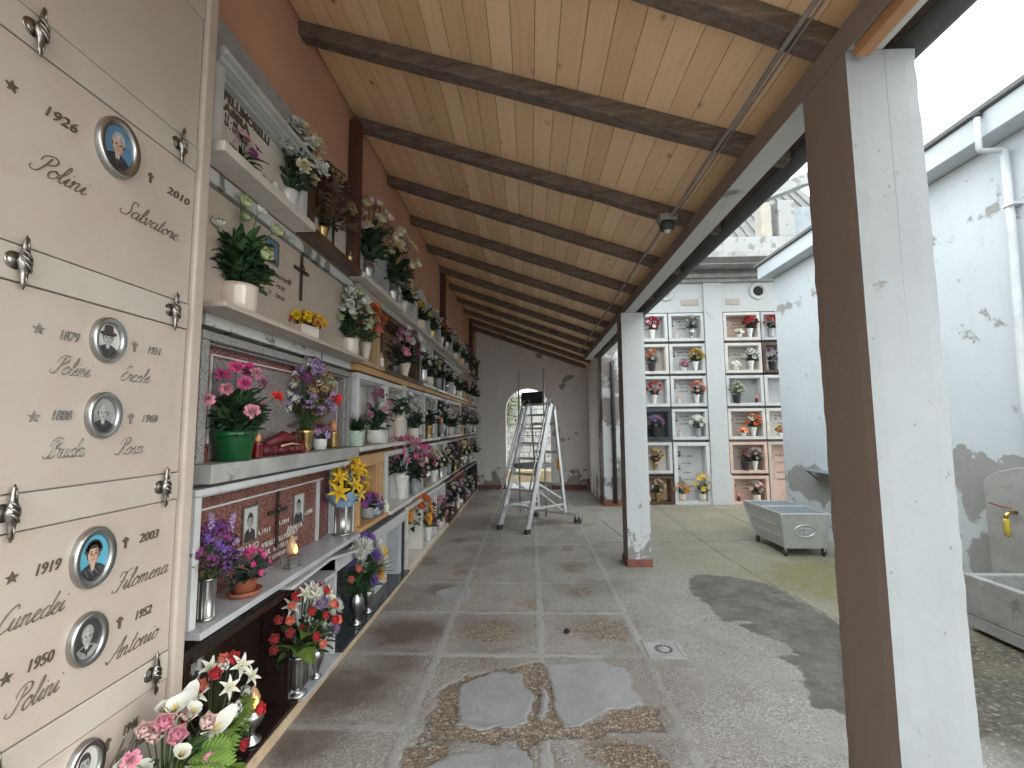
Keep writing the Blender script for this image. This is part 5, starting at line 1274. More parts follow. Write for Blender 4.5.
# --- floor row
niche('dark brown polished granite tomb reaching the floor beside the marble edge', 'L', 1.81, 2.66, .055, .70, 'brown_granite', .04, .17, 'brown_granite', .02, .04, lett='letter_white',
      photos=[(.28, .78, .05, .06, True, 1)], lines=[('1915', .05, .62, .04, dict(width=.12)), ('2006', .40, .86, .04, dict(width=.12))])
niche('white marble floor tomb under a sloping grey stone canopy', 'L', 2.67, 3.19, .055, .62, 'white_marble', .03, .19, 'white_marble', .02, .05, 'grey_marble', nlines=2)
niche('black granite floor tomb with a white lintel and white lettered plate', 'L', 3.20, 4.97, .055, .735, 'black_granite', .04, .17, 'black_granite', .02, .06, 'black_granite', lintel='white_marble')
t = [o for o in C.objects if o.get('label', '').startswith('black granite floor tomb')][0]
b = MB(); b.box(.02, .50, -.10, -.0115, .021, .55); pl = b.build('white_plate', 'white_marble', t, .003)
b = MB(); g = random.Random(8)
for k in range(3): scrawl(b, .06, .30-.09*k, .38, .045, g, y=-.1005)
cross(b, .12, .39, .12, y=-.1005, w=.12); b.build('lettering', 'ink', t)
b = MB(); b.box(-.84, -.58, -.10, -.0115, .021, .55); b.build('side_plate', 'black_granite', t, .003); b = MB(); b.box(.72, .80, -.16, -.0115, .021, .55); b.build('side_plate', 'grey_marble', t, .003)
# the sloping canopy over the white floor tomb
t = thing('stone_canopy', 'sloping grey stone canopy with a white edge over the floor tombs', 'canopy', (-1.4, 2.8, .7))
pts = [PX(293, 587, -1.25), PX(331.5, 558, -1.25), PX(358, 549.5, -1.25)]
up = [(p.y-2.8, p.z-.7) for p in pts]; up = up+[(p[0], p[1]-.016) for p in reversed(up)]
b = MB(); b.poly(up, 'x', -.126, .135); b.build('slab', 'veined_grey', t, .002)
b = MB(); b.poly(up, 'x', .1355, .15); b.build('edge', 'white_marble', t, .003)

ORD = ['first', 'second', 'third', 'fourth', 'fifth', 'sixth', 'seventh', 'eighth', 'ninth', 'tenth', 'eleventh', 'twelfth']
ROWN = {'A': 'top row', 'B': 'fourth row up', 'C': 'third row up', 'D': 'second row up', 'E': 'floor row'}
ROWZ = {'A': (2.742, 3.22), 'B': (2.095, 2.665), 'C': (1.405, 2.03), 'D': (.785, 1.37), 'E': (.055, .72)}
STY = {'white': ('white_marble', 'white_marble', 'white marble'), 'frame': ('frame_white', 'pale_marble', 'white framed'), 'cream': ('warm_white', 'warm_white', 'cream marble'), 'tan': ('travertine', 'pale_marble', 'tan stone'),
       'orange': ('orange_stone', 'speckled_granite', 'orange stone'), 'brown': ('dark_wood_marble', 'travertine', 'brown framed'), 'grey': ('grey_marble', 'grey_marble', 'grey marble'), 'black': ('black_granite', 'black_granite', 'black granite'), 'pink': ('pink_marble', 'pink_marble', 'pink marble'), 'red': ('red_granite', 'red_granite', 'red granite')}
# (row, y0, y1, style, top) along the wall
PLAN = [('A', 4.50, 5.22, 'white', 'arch'), ('A', 5.24, 5.82, 'frame', 'arch'), ('A', 5.84, 6.62, 'grey', 'flat'), ('A', 6.64, 7.6, 'white', 'arch'), ('A', 7.62, 8.6, 'cream', 'arch'), ('A', 8.62, 9.9, 'white', 'flat'), ('A', 9.92, 11.5, 'brown', 'flat'),
        ('B', 3.46, 4.06, 'tan', 'flat'), ('B', 4.08, 5.52, 'brown', 'flat'), ('B', 5.54, 6.3, 'frame', 'flat'), ('B', 6.32, 7.1, 'black', 'flat'), ('B', 7.12, 7.9, 'white', 'flat'), ('B', 7.92, 8.9, 'cream', 'flat'), ('B', 8.92, 10.1, 'tan', 'flat'), ('B', 10.12, 11.5, 'white', 'flat'),
        ('C', 3.50, 4.25, 'frame', 'flat'), ('C', 4.27, 4.92, 'cream', 'flat'), ('C', 4.94, 5.7, 'grey', 'flat'), ('C', 5.72, 6.5, 'white', 'flat'), ('C', 6.52, 7.3, 'black', 'flat'), ('C', 7.32, 8.8, 'white', 'flat'), ('C', 8.82, 10.0, 'brown', 'flat'), ('C', 10.02, 11.5, 'cream', 'flat'),
        ('D', 3.53, 4.20, 'orange', 'flat'), ('D', 4.22, 4.98, 'white', 'flat'), ('D', 5.0, 5.74, 'grey', 'flat'), ('D', 5.76, 6.55, 'frame', 'flat'), ('D', 6.57, 7.3, 'white', 'flat'), ('D', 7.32, 8.5, 'black', 'flat'), ('D', 8.52, 9.9, 'brown', 'flat'), ('D', 9.92, 11.5, 'grey', 'flat'),
        ('E', 5.0, 5.76, 'cream', 'flat'), ('E', 5.78, 6.5, 'white', 'flat'), ('E', 6.52, 7.24, 'frame', 'flat'), ('E', 7.26, 8.2, 'brown', 'flat'), ('E', 8.22, 9.4, 'red', 'flat'), ('E', 9.42, 11.5, 'black', 'flat')]
START = {'A': 4, 'B': 2, 'C': 2, 'D': 2, 'E': 4}
cnt = dict(START); LNICHE = []
for i, (r, y0, y1, st, top) in enumerate(PLAN):
    fr, pn, word = STY[st]; z0, z1 = ROWZ[r]; k = cnt[r]; cnt[r] += 1
    g = random.Random(i+50)
    lab = f"{word} tomb niche, {ORD[k-1]} along the {ROWN[r]} of the left wall"
    niche(lab, 'L', y0, y1, z0, z1, fr, {'tan': .07, 'orange': .10}.get(st, .05), .185+g.uniform(-.015, .015), pn, .035, .03+g.uniform(0, .03), 'pale_marble' if st in ('white', 'frame', 'cream', 'grey') else None, nlines=g.choice((0, 2, 3)), photos=[(.15, .66, .045, .065, g.random() < .5, g.randrange(3))] if g.random() < .7 else (), top=top, seed=i)
    LNICHE.append((r, k, y0, y1, z0+.037, word))

# --- niches across the court
BCOL = {'a': (2.11, 2.855), 'b': (2.868, 3.594), 'c': (3.98, 4.725), 'd': (4.738, 5.5)}
BROW = [(3.29, 3.875), (2.62, 3.24), (1.95, 2.575), (1.28, 1.905), (.61, 1.235), (.0, .565)]
BN = ['top row', 'second row down', 'third row down', 'fourth row down', 'fifth row down', 'ground row']
CN = {'a': 'beside the white column', 'b': 'just left of the pilaster', 'c': 'just right of the pilaster', 'd': 'beside the outbuilding'}
BST = {'a': ['white', 'cream', 'white', 'black', 'white', 'brown'], 'b': ['white', 'white', 'white', 'white'], 'c': ['cream', 'cream', 'white', 'cream', 'pink', 'pink'], 'd': ['grey', 'brown', 'white', 'cream']}
BPAN = {('a', 1): 'cream_marble', ('c', 3): 'cream_marble', ('c', 4): 'cream_marble', ('c', 0): 'pink_marble', ('d', 1): 'grey_marble', ('d', 2): 'grey_marble', ('a', 4): 'pale_marble'}
for c_ in 'abcd':
    for i, st in enumerate(BST[c_]):
        fr, pn, word = STY[st]; z0, z1 = BROW[i]; u0, u1 = BCOL[c_]
        niche(f"{word} wall tomb {CN[c_]} across the court, {BN[i]}", 'B', u0, u1, z0, z1, fr, .062, .225, BPAN.get((c_, i), pn), None, 0, nlines=3 if (c_, i) != ('d', 2) else 0, lett='ink' if st not in ('black', 'brown') else 'letter_white',
              photos=[(.1, .74, .045, .06, i % 2 == 0, 1)] if (c_, i) not in (('d', 2), ('a', 3)) else (), seed=i+ord(c_), inset=.0)
niche('tall white double wall tomb with three photos just left of the pilaster', 'B', 2.868, 3.594, .0, 1.235, 'frame_white', .075, .235, 'white_marble', None, 0, nlines=5, photos=[(.12, .84, .045, .055, False, 0), (.12, .60, .04, .055, False, 1), (.12, .36, .045, .055, True, 2)], seed=99)
niche('tall pink wall tomb with two photos beside the outbuilding', 'B', 4.738, 5.5, .0, 1.235, 'cream_marble', .06, .225, 'pink_marble', None, 0, nlines=4, photos=[(.1, .8, .045, .06, False, 1), (.1, .42, .045, .06, False, 1)], seed=98)

# ------------------------------------------------------------------ flowers near the camera
def on(px, py, X, z): p = PX(px, py, X); return (X, p.y, z)
def fl(px, py, z): p = PZ(px, py, z); return (p.x, p.y, z)
OUTL = (1, -.35)
A_ = arrangement
A_('white calla lilies and blush roses with fern leaves at the foot of the marble slabs', (-1.17, 1.50, 0), ('bell', .44, .075, 'white_ceramic'), [('calla', 'white', 9, .064), ('rose', 'blush', 7, .036), ('rose', 'pink', 3, .034), ('rose', 'coral', 1, .034), ('carnation', 'pink', 2, .03)], [('fern', 'leaf_lime', 15, .15), ('oval', 'leaf_mid', 50, .07)], (.12, .29), (1, -.75))
A_('red roses and white lilies with dark leaves before the brown granite tomb', (-1.32, 1.93, .078), ('flute', .13, .05, 'silver'), [('rose', 'red', 8, .034), ('lily', 'white', 7, .046), ('rose', 'coral', 4, .032), ('cluster', 'white', 4, .03)], [('oval', 'leaf_dark', 110, .075), ('fern', 'leaf_lime', 5, .14)], (.155, .42), OUTL)
A_('red roses, white lilies and mauve flowers in a fluted silver vase on the floor tomb', fl(297, 694, .078), ('flute', .225, .062, 'silver'), [('rose', 'red', 14, .034), ('rose', 'coral', 8, .034), ('lily', 'white', 8, .046), ('mum', 'lilac', 3, .045), ('mum', 'white', 3, .05)], [('broad', 'leaf_lime', 7, .16), ('broad', 'leaf_dark', 20, .10), ('oval', 'leaf_mid', 44, .08)], (.20, .36), OUTL)
A_('few white and lilac daisies in a plain silver urn beside the red roses', fl(316, 677, .078), ('urn', .19, .045, 'silver'), [('mum', 'white', 5, .055), ('mum', 'lilac', 5, .045)], [('oval', 'leaf_mid', 34, .08)], (.11, .34), OUTL)
A_('white and violet chrysanthemums with grassy leaves in a silver urn', fl(356, 624, .078), ('urn', .24, .058, 'silver'), [('mum', 'white', 10, .072), ('mum', 'violet', 8, .06), ('rose', 'coral', 2, .035)], [('needle', 'leaf_dark', 18, .22), ('oval', 'leaf_mid', 44, .10)], (.185, .42), OUTL)
A_('yellow lilies in a small silver urn in front of the black granite tomb', fl(368, 612, .078), ('urn', .22, .05, 'silver'), [('lily', 'yellow', 5, .085), ('lily', 'amber', 1, .07)], [('oval', 'leaf_mid', 16, .10)], (.12, .28), OUTL, h0=.02)
A_('orange sunflowers in a silver vase on the floor beyond the black tomb', fl(414, 546, .11), ('urn', .22, .06, 'silver'), [('daisy', 'orange', 5, .09), ('daisy', 'amber', 5, .09), ('rose', 'orange', 3, .06)], [('oval', 'leaf_dark', 24, .12)], (.20, .42), OUTL)
A_('tall purple and violet dried flowers in a ribbed metal vase by the marble edge', on(206, 617, -1.36, .803), ('ribbed', .17, .034, 'silver'), [('cluster', 'plum', 12, .030), ('cluster', 'violet', 10, .028), ('spike', 'lilac', 5, .028), ('cluster', 'lilac', 4, .025)], [('twig', 'leaf_purple', 16, .10), ('blade', 'leaf_dry', 10, .12)], (.10, .22), (1, -.5))
A_('magenta cyclamen in a terracotta pot on the grey ledge', on(244, 598, -1.37, .803), ('pot', .075, .058, 'terracotta'), [('bell', 'magenta', 12, .028), ('bell', 'pink', 4, .026)], [('broad', 'leaf_grey', 26, .085), ('broad', 'leaf_purple', 8, .085)], (.085, .13), OUTL, saucer='terracotta')
A_('yellow lilies wrapped in blue paper in a ribbed steel vase', on(343, 538, -1.40, .803), ('ribbed', .225, .075, 'silver'), [('lily', 'yellow', 12, .066), ('carnation', 'yellow', 9, .045), ('cluster', 'violet', 3, .03), ('five', 'plum', 2, .026)], [('oval', 'leaf_mid', 40, .08)], (.14, .31), OUTL, wrap='paper_blue')
A_('pink busy lizzie in a dark green plastic pot on the granite tomb ledge', on(233, 458, -1.36, 1.4485), ('pot', .135, .093, 'green_plastic'), [('carnation', 'magenta', 6, .042), ('carnation', 'pink', 4, .04), ('carnation', 'scarlet', 1, .035), ('carnation', 'mauve', 1, .036)], [('oval', 'leaf_dark', 110, .075), ('broad', 'leaf_mid', 70, .055), ('oval', 'leaf_grey', 8, .08)], (.165, .29), OUTL)
A_('dried tan and lilac bouquet with one scarlet bloom in a brass vase', on(305, 447, -1.40, 1.4485), ('bell', .14, .05, 'brass'), [('cluster', 'drytan', 14, .038), ('cluster', 'lilac', 26, .034), ('cluster', 'plum', 7, .036), ('cluster', 'white', 14, .026), ('carnation', 'scarlet', 2, .06), ('cluster', 'greenish', 5, .03)], [('twig', 'leaf_dry', 34, .10)], (.155, .42), OUTL)
A_('short green grass in a mint pot at the end of the granite tomb', on(355, 443, -1.36, 1.4485), ('pot', .12, .072, 'mint_ceramic'), [('five', 'greenish', 3, .012)], [('needle', 'leaf_dark', 40, .12), ('oval', 'leaf_mid', 14, .07)], (.09, .10), OUTL)
A_('small lilac flowers in a black and white pot on the granite ledge', on(320, 443, -1.40, 1.4485), ('cup', .07, .045, 'white_ceramic'), [('cluster', 'mauve', 4, .035), ('five', 'lilac', 4, .03)], [('oval', 'leaf_purple', 10, .06)], (.06, .09), OUTL)
A_('leafy white lilies in a broad white ceramic pot on the upper cream ledge', on(237, 306, -1.385, 2.122), ('cup', .148, .088, 'cream_ceramic'), [('rose', 'greenish', 6, .04), ('rose', 'white', 2, .036)], [('blade', 'leaf_dark', 30, .10), ('oval', 'leaf_mid', 150, .085), ('oval', 'leaf_dark', 170, .085)], (.155, .40), OUTL)
A_('orange and yellow pansies in a square cream pot under the bronze cross', on(302, 331, -1.39, 2.122), ('square', .09, .075, 'cream_ceramic'), [('carnation', 'yellow', 12, .034), ('carnation', 'amber', 8, .034), ('rose', 'orange', 2, .034)], [('oval', 'leaf_mid', 10, .05)], (.12, .07), OUTL)
A_('white and pale green roses in a cream pot ending the cream tomb ledge', on(349, 352, -1.37, 2.122), ('cup', .14, .072, 'cream_ceramic'), [('rose', 'white', 11, .045), ('rose', 'greenish', 12, .04), ('carnation', 'white', 4, .05)], [('oval', 'leaf_dark', 34, .10)], (.14, .36), OUTL)
A_('orange carnations and red blooms in a slim cream vase beside the white roses', on(365, 358, -1.38, 2.132), ('bell', .17, .05, 'cream_ceramic'), [('carnation', 'orange', 4, .07), ('rose', 'coral', 4, .05)], [('oval', 'leaf_mid', 18, .09)], (.14, .30), OUTL)
A_('pink orchid in a small white pot on the topmost corniced ledge', on(241, 166, -1.37, 2.79), ('cup', .06, .04, 'white_ceramic'), [('five', 'pink', 5, .032), ('five', 'plum', 2, .03)], [('blade', 'leaf_dark', 8, .10)], (.075, .14), OUTL)
A_('big white and cream chrysanthemums in a white vase at the end of the corniced tomb', on(288, 204, -1.37, 2.79), ('bell', .155, .05, 'white_ceramic'), [('carnation', 'white', 9, .06), ('mum', 'cream', 5, .075), ('carnation', 'cream', 5, .06)], [('oval', 'leaf_dark', 60, .08)], (.15, .38), (1, -.55))
A_('brown dried flowers and red seed heads in a brass vase on the brown tomb', on(322, 232, -1.36, 2.794), ('bell', .13, .045, 'brass'), [('cluster', 'drytan', 7, .05), ('carnation', 'dryred', 9, .06), ('rose', 'dryred', 5, .055)], [('twig', 'leaf_dry', 26, .16), ('oval', 'leaf_dry', 14, .10)], (.18, .36), OUTL)
A_('cream roses leaning from a silver jug against the orange wall', on(367, 276, -1.35, 2.79), ('jug', .20, .062, 'silver'), [('rose', 'cream', 8, .055), ('rose', 'blush', 6, .05), ('cluster', 'drytan', 3, .06)], [('oval', 'leaf_dark', 50, .12)], (.20, .48), OUTL)
A_('white and cream lilies in a silver jug beside the arched headstone', on(392, 302, -1.35, 2.79), ('jug', .22, .065, 'silver'), [('lily', 'cream', 6, .09), ('rose', 'cream', 8, .07), ('lily', 'white', 4, .08)], [('oval', 'leaf_dark', 50, .13)], (.22, .52), OUTL)
A_('pink and mauve alstroemeria in a tall white vase, second row up', on(401, 498, -1.40, .822), ('bell', .28, .085, 'white_ceramic'), [('lily', 'mauve', 12, .055), ('rose', 'pink', 12, .042), ('lily', 'blush', 6, .05), ('five', 'magenta', 6, .035)], [('oval', 'leaf_dark', 80, .10)], (.25, .38), (1, -.8))
A_('magenta blooms in a brass vase next to the tall white vase', on(421, 492, -1.38, .825), ('bell', .22, .075, 'brass'), [('rose', 'magenta', 8, .042), ('lily', 'mauve', 8, .05)], [('oval', 'leaf_dark', 44, .10)], (.17, .30), OUTL)
A_('small purple violets in a grey pot in the tan framed niche', on(367, 512, -1.40, .825), ('cup', .09, .065, 'grey_ceramic'), [('five', 'plum', 8, .035), ('cluster', 'violet', 4, .04)], [('oval', 'leaf_dark', 14, .07)], (.12, .10), OUTL)
A_('pale blue and white artificial flowers lying beside the purple violets', on(376, 508, -1.37, .825), ('cup', .04, .05, 'paper_blue'), [('five', 'white', 7, .045)], [('oval', 'leaf_grey', 6, .05)], (.09, .06), OUTL)
A_('mauve orchids trailing from a white pot in the white framed box', on(375, 440, -1.43, 1.444), ('cup', .12, .075, 'white_ceramic'), [('five', 'mauve', 6, .034), ('carnation', 'pink', 5, .036), ('carnation', 'mauve', 6, .036), ('five', 'plum', 5, .034)], [('oval', 'leaf_dark', 70, .09), ('blade', 'leaf_mid', 10, .12)], (.13, .36), OUTL)
A_('white roses over dark leaves in a tall cream vase, third row up', on(398, 444, -1.42, 1.444), ('bell', .27, .07, 'cream_ceramic'), [('rose', 'white', 3, .045), ('rose', 'cream', 5, .04)], [('oval', 'leaf_dark', 70, .09)], (.13, .34), OUTL)
A_('large white lilies with dark buds in the big brown framed niche', on(404, 382, -1.40, 2.132), ('bell', .17, .07, 'cream_ceramic'), [('rose', 'white', 12, .06), ('lily', 'white', 5, .07), ('rose', 'plum', 4, .045)], [('oval', 'leaf_purple', 40, .10), ('oval', 'leaf_dark', 30, .10)], (.17, .38), OUTL)
A_('pink blooms and dark leaves in a low pot in the brown framed niche', on(394, 375, -1.42, 2.132), ('cup', .10, .06, 'dark_ceramic'), [('rose', 'pink', 3, .06), ('rose', 'mauve', 4, .055)], [('oval', 'leaf_purple', 24, .11)], (.14, .35), OUTL)

# candles and small ornaments
candle('glass grave light burning in a square steel holder on the grey ledge', on(291, 564, -1.37, .803), 'glass', .95, rz=-.4)
candle('tall silver grave lamp with glowing flame before the brown granite tomb', fl(251, 742, .078), 'urn', 1.02, rz=-.6)
candle('small silver lamp with pink glass behind the red rose vase', fl(331, 636, .078), 'urn', .85, lit=False)
candle('small silver lamp with amber glass on the black granite ledge', fl(390, 560, .078), 'urn', .95, rz=-.6)
candle('amber grave light on the brown top ledge', on(350, 254, -1.34, 2.793), 'brass', .8)
candle('tall brass candle at the end of the granite ledge', on(333, 440, -1.40, 1.4485), 'brass', 1.15, lit=False)
candle('round pinkish candle on the ledge beside the small framed photo', on(381, 366, -1.36, 2.133), 'cream_ceramic', .9)
candle('low candle in front of the arched grey headstone', on(379, 286, -1.34, 2.789), 'cream_ceramic', .6)
candle('clear glass jar of red wax beside the green pot', on(257, 453, -1.33, 1.4485), 'red_glass', .75, lit=False)
t = thing('red_ornament', 'dark red folded cloth bundle lying behind the brass vase', 'ornament', on(282, 449, -1.38, 1.4485))
b = MB(); g = random.Random(6)
for i in range(9):
    y = -.17+.04*i; b.lathe([(0, 0), (.03, .008), (.036+g.uniform(-.006, .008), .03), (.02, .055+g.uniform(-.008, .02)), (0, .065+g.uniform(0, .02))], 9, M=T(g.uniform(-.02, .02), y, 0) @ RX(g.uniform(-.5, .5)))
b.tube([(0, -.16, .06), (.03, -.05, .10), (.01, .06, .085), (-.02, .17, .11)], [.02, .032, .026, .015], 8); b.build('cloth', 'red_cloth', t)
b = MB(); b.tube([(.05, -.1, .05), (.055, 0, .06), (.05, .1, .05)], .006, 6); b.build('ribbon', 'figurine_pink', t)
t = thing('pyramid_ornament', 'small pale pink stone pyramid on the topmost ledge', 'ornament', on(263, 181, -1.37, 2.79))
b = MB(); b.lathe([(.055, 0), (.055, .012), (.05, .014), (.012, .115), (0, .12)], 4); b.build('stone', 'figurine_pink', t, .003)
t = thing('angel_figurine', 'small white angel figurine on the topmost ledge', 'figurine', on(275, 191, -1.35, 2.79))
b = MB(); b.lathe([(.034, 0), (.036, .006), (.022, .04), (.018, .065), (.022, .078), (.01, .088), (.012, .094), (.016, .105), (.011, .118), (0, .122)], 14); b.build('figure', 'white_ceramic', t)
for s_ in (-1, 1):
    b = MB(); b.poly([(s_*.008, .05), (s_*.045, .07), (s_*.052, .10), (s_*.03, .098), (s_*.01, .08)], 'x', -.016, -.010); b.build('wing', 'white_ceramic', t)
t = thing('book_ornament', 'open white stone book standing beside the angel figurine', 'ornament', on(270, 188, -1.40, 2.79))
b = MB()
for s_ in (-1, 1): b.hexa([(0, 0, .003), (.0, s_*.05, .003), (.012, 0, .003), (.012, s_*.05, .003), (-.02, 0, .07), (-.004, s_*.05, .07), (-.008, 0, .07), (.008, s_*.05, .07)])
b.build('pages', 'cream_ceramic', t)
t = thing('arched_headstone', 'arched dark grey headstone standing on the open top shelf', 'headstone', on(381, 285, -1.47, 2.788))
b = MB(); b.poly([(-.17, 0), (.17, 0)]+[(.17*math.cos(a), .30+.17*math.sin(a)) for a in [PI*k/12 for k in range(13)]], 'x', -.02, .02); b.build('stone', 'grey_marble', t, .004)

# ------------------------------------------------------------------ flowers further along the left wall
PAL = [('white', 'rose', 'leaf_dark', 'white roses'), ('plum', 'five', 'leaf_dark', 'dark plum flowers'), ('cream', 'rose', 'leaf_dark', 'cream roses'), ('burgundy', 'carnation', 'leaf_dark', 'burgundy carnations'), ('yellow', 'daisy', 'leaf_dark', 'yellow daisies'),
       ('mauve', 'five', 'leaf_mid', 'mauve flowers'), ('orange', 'carnation', 'leaf_dark', 'orange carnations'), ('blush', 'rose', 'leaf_dark', 'blush roses'), ('red', 'rose', 'leaf_dark', 'red roses'), ('drytan', 'cluster', 'leaf_dry', 'dried tan flowers'), ('lilac', 'mum', 'leaf_grey', 'lilac daisies'), ('pink', 'carnation', 'leaf_mid', 'pink carnations')]
VES = [('urn', .20, .06, 'silver', 'silver urn'), ('bell', .18, .06, 'white_ceramic', 'white vase'), ('cyl', .18, .055, 'silver', 'silver vase'), ('cup', .13, .075, 'cream_ceramic', 'cream pot'), ('cyl', .17, .06, 'grey_ceramic', 'grey vase'), ('bell', .17, .055, 'brass', 'brass vase')]
PREF = {('A', 4): [4, 4], ('A', 5): [4], ('A', 7): [6, 9], ('A', 8): [2], ('C', 4): [0, 5], ('C', 5): [0], ('C', 6): [0, 2], ('B', 4): [0, 2], ('B', 5): [2, 0], ('B', 6): [0], ('C', 7): [7], ('D', 4): [7], ('D', 5): [2], ('E', 4): [], ('E', 5): [7], ('E', 6): [11, 0], ('D', 6): [2]}
skip = {('B', 2), ('B', 3), ('C', 2), ('C', 3), ('D', 2), ('D', 3)}
gg = random.Random(77)
for (r, k, y0, y1, z, word) in LNICHE:
    if (r, k) in skip: continue
    w = y1-y0; n = (2 if gg.random() < .45 else 1) if w < 1.0 else 2
    pr = PREF.get((r, k))
    if pr == []: continue
    for j in range(n):
        p = PAL[pr[j % len(pr)] if pr else gg.choice((0, 0, 2, 2, 7, 1, 9, 0, 10, 10, 7, 3))]; v = VES[(k*2+j+ord(r)) % len(VES)]
        y = y0+w*((j+.5)/n)+gg.uniform(-.05, .05)
        pos = {1: ('middle',), 2: ('near end', 'far end'), 3: ('near end', 'middle', 'far end')}[n][j]
        lab = f"{p[3]} in {v[4]}, {pos} of {ORD[k-1]} niche, {ROWN[r]}, left wall"
        n2 = gg.choice((6, 8, 9))
        A_(uniq(lab), (-1.37+gg.uniform(-.02, .02), y, z), v[:4], [(p[1], p[0], n2, .042), (gg.choice(('rose', 'carnation')), gg.choice(('white', 'cream', p[0], 'plum')), 4, .04)], [('oval', p[2], 30, .095), ('twig', 'leaf_dark', 6, .13), ('oval', 'leaf_grey', 10, .09)], (.135, .27+gg.uniform(-.05, .06)), (1, -.5), near=False, group='flowers along the left wall')
for (px, py, X, z, lab, st) in ((420, 438, -1.34, 1.479, 'first of the glass lanterns on the third row ledge, nearest the camera', 'silver'), (433, 436, -1.34, 1.479, 'second glass lantern on the third row ledge, beside the silver vase', 'silver'), (441, 435, -1.34, 1.479, 'farther small lantern on the third row ledge', 'grey_ceramic')):
    candle(lab, on(px, py, X, z), st, 1.5, lit=False, group='lanterns on the third row ledge')

# ------------------------------------------------------------------ flowers across the court
BF = [('a', 0, .62, ('rose', 'red', 7), ('five', 'pink', 3), 1, 'red and pink flowers'), ('b', 0, .72, ('rose', 'white', 5), None, 0, 'small white roses with dark leaves'), ('a', 1, .55, ('rose', 'coral', 4), ('rose', 'white', 5), 'D', 'coral and white roses'),
      ('b', 1, .80, ('rose', 'yellow', 7), ('rose', 'cream', 4), 1, 'yellow roses'), ('b', 1, .36, ('rose', 'pink', 5), None, 'C', 'low pink flowers'), ('a', 2, .6, ('rose', 'red', 5), ('rose', 'coral', 4), 1, 'red and coral roses'), ('b', 2, .8, ('rose', 'coral', 5), ('rose', 'blush', 6), 1, 'peach roses'),
      ('a', 3, .62, ('mum', 'lilac', 6), ('mum', 'mauve', 3), 'D', 'lilac chrysanthemums'), ('b', 3, .78, ('lily', 'white', 7), None, 4, 'white lilies'), ('a', 4, .55, ('rose', 'amber', 4), ('rose', 'cream', 4), 5, 'cream and amber roses'), ('a', 5, .6, ('rose', 'cream', 4), ('rose', 'blush', 3), 5, 'cream roses'),
      ('c', 0, .80, ('carnation', 'red', 6), ('rose', 'burgundy', 4), 1, 'tall red carnations'), ('c', 0, .42, ('five', 'white', 3), None, 'C', 'white orchids'), ('d', 0, .2, ('rose', 'coral', 5), ('rose', 'red', 3), 4, 'coral roses'), ('c', 1, .78, ('carnation', 'white', 8), None, 1, 'big white carnations'),
      ('c', 1, .25, ('five', 'white', 3), None, 'C', 'small white flowers'), ('c', 2, .22, ('rose', 'white', 7), ('rose', 'greenish', 4), 'D', 'white roses with pale leaves'), ('c', 3, .74, ('carnation', 'orange', 6), ('carnation', 'white', 3), 1, 'orange and white carnations'), ('c', 3, .38, ('five', 'coral', 5), None, 'C', 'low coral flowers'),
      ('c', 4, .72, ('rose', 'blush', 6), ('rose', 'white', 4), 1, 'blush and white roses'), ('c', 4, .40, ('cluster', 'burgundy', 6), None, 'D', 'burgundy clusters'), ('c', 5, .72, ('rose', 'white', 4), ('lily', 'blush', 3), 3, 'white blooms among dark leaves'), ('d', 1, .2, ('rose', 'plum', 3), None, 'D', 'dark plum flowers'), ('d', 3, .3, ('rose', 'coral', 3), ('rose', 'yellow', 3), 'C', 'low yellow and coral flowers')]
for (c_, i, fx, f1, f2, vi, words_) in BF:
    u0, u1 = BCOL[c_]; z = BROW[i][0]+.063
    v = {'D': ('pot', .17, .085, 'dark_ceramic', 'dark pot'), 'C': ('cup', .07, .05, 'white_ceramic', 'small white pot')}.get(vi) or VES[vi]
    low = vi == 'C'
    bl = [(f1[0], f1[1], int(f1[2]*1.5), .05)]+([(f2[0], f2[1], int(f2[2]*1.5), .05)] if f2 else [])
    A_(uniq(f"{words_} {CN[c_]} across the court, {BN[i]}"), (u0+.09+(u1-u0-.18)*fx, YB+.03, z), v[:4], bl, [('oval', 'leaf_dark' if words_ != 'white roses with pale leaves' else 'leaf_lime', 40 if not low else 8, .08)], (.13 if not low else .08, .24 if not low else .09), (0, -1), near=False, group='flowers in the tombs across the court')
for (x, z, lab, bl) in ((3.02, .078, 'amber lilies at the left foot of the tall white double tomb', [('lily', 'amber', 5, .05), ('rose', 'cream', 5, .045)]), (3.42, .078, 'yellow lilies over pale roses at the right of the tall white tomb', [('lily', 'yellow', 6, .055), ('rose', 'cream', 3, .045)])):
    A_(uniq(lab), (x, YB+.03, z), VES[3][:4], bl, [('oval', 'leaf_dark', 20, .10)], (.15, .22 if x < 3.2 else .36), (0, -1), near=False, group='flowers in the tombs across the court')
for (c_, i, fx, lab) in (('b', 0, .14, 'small lamp in the white top tomb left of the pilaster'), ('b', 2, .14, 'small white lamp under the framed photo left of the pilaster'), ('b', 3, .14, 'small dark lamp in the fourth row tomb left of the pilaster'), ('c', 5, .1, 'amber lamp in the ground row pink tomb'), ('c', 2, .9, 'red lamp beside the white roses right of the pilaster'), ('a', 5, .3, 'round white clock like lamp in the brown ground tomb')):
    u0, u1 = BCOL[c_]; candle(lab, (u0+.09+(u1-u0-.18)*fx, YB+.02, BROW[i][0]+.063), 'cream_ceramic' if c_ != 'c' else 'red_glass', .9, lit=False, group='lamps in the tombs across the court')
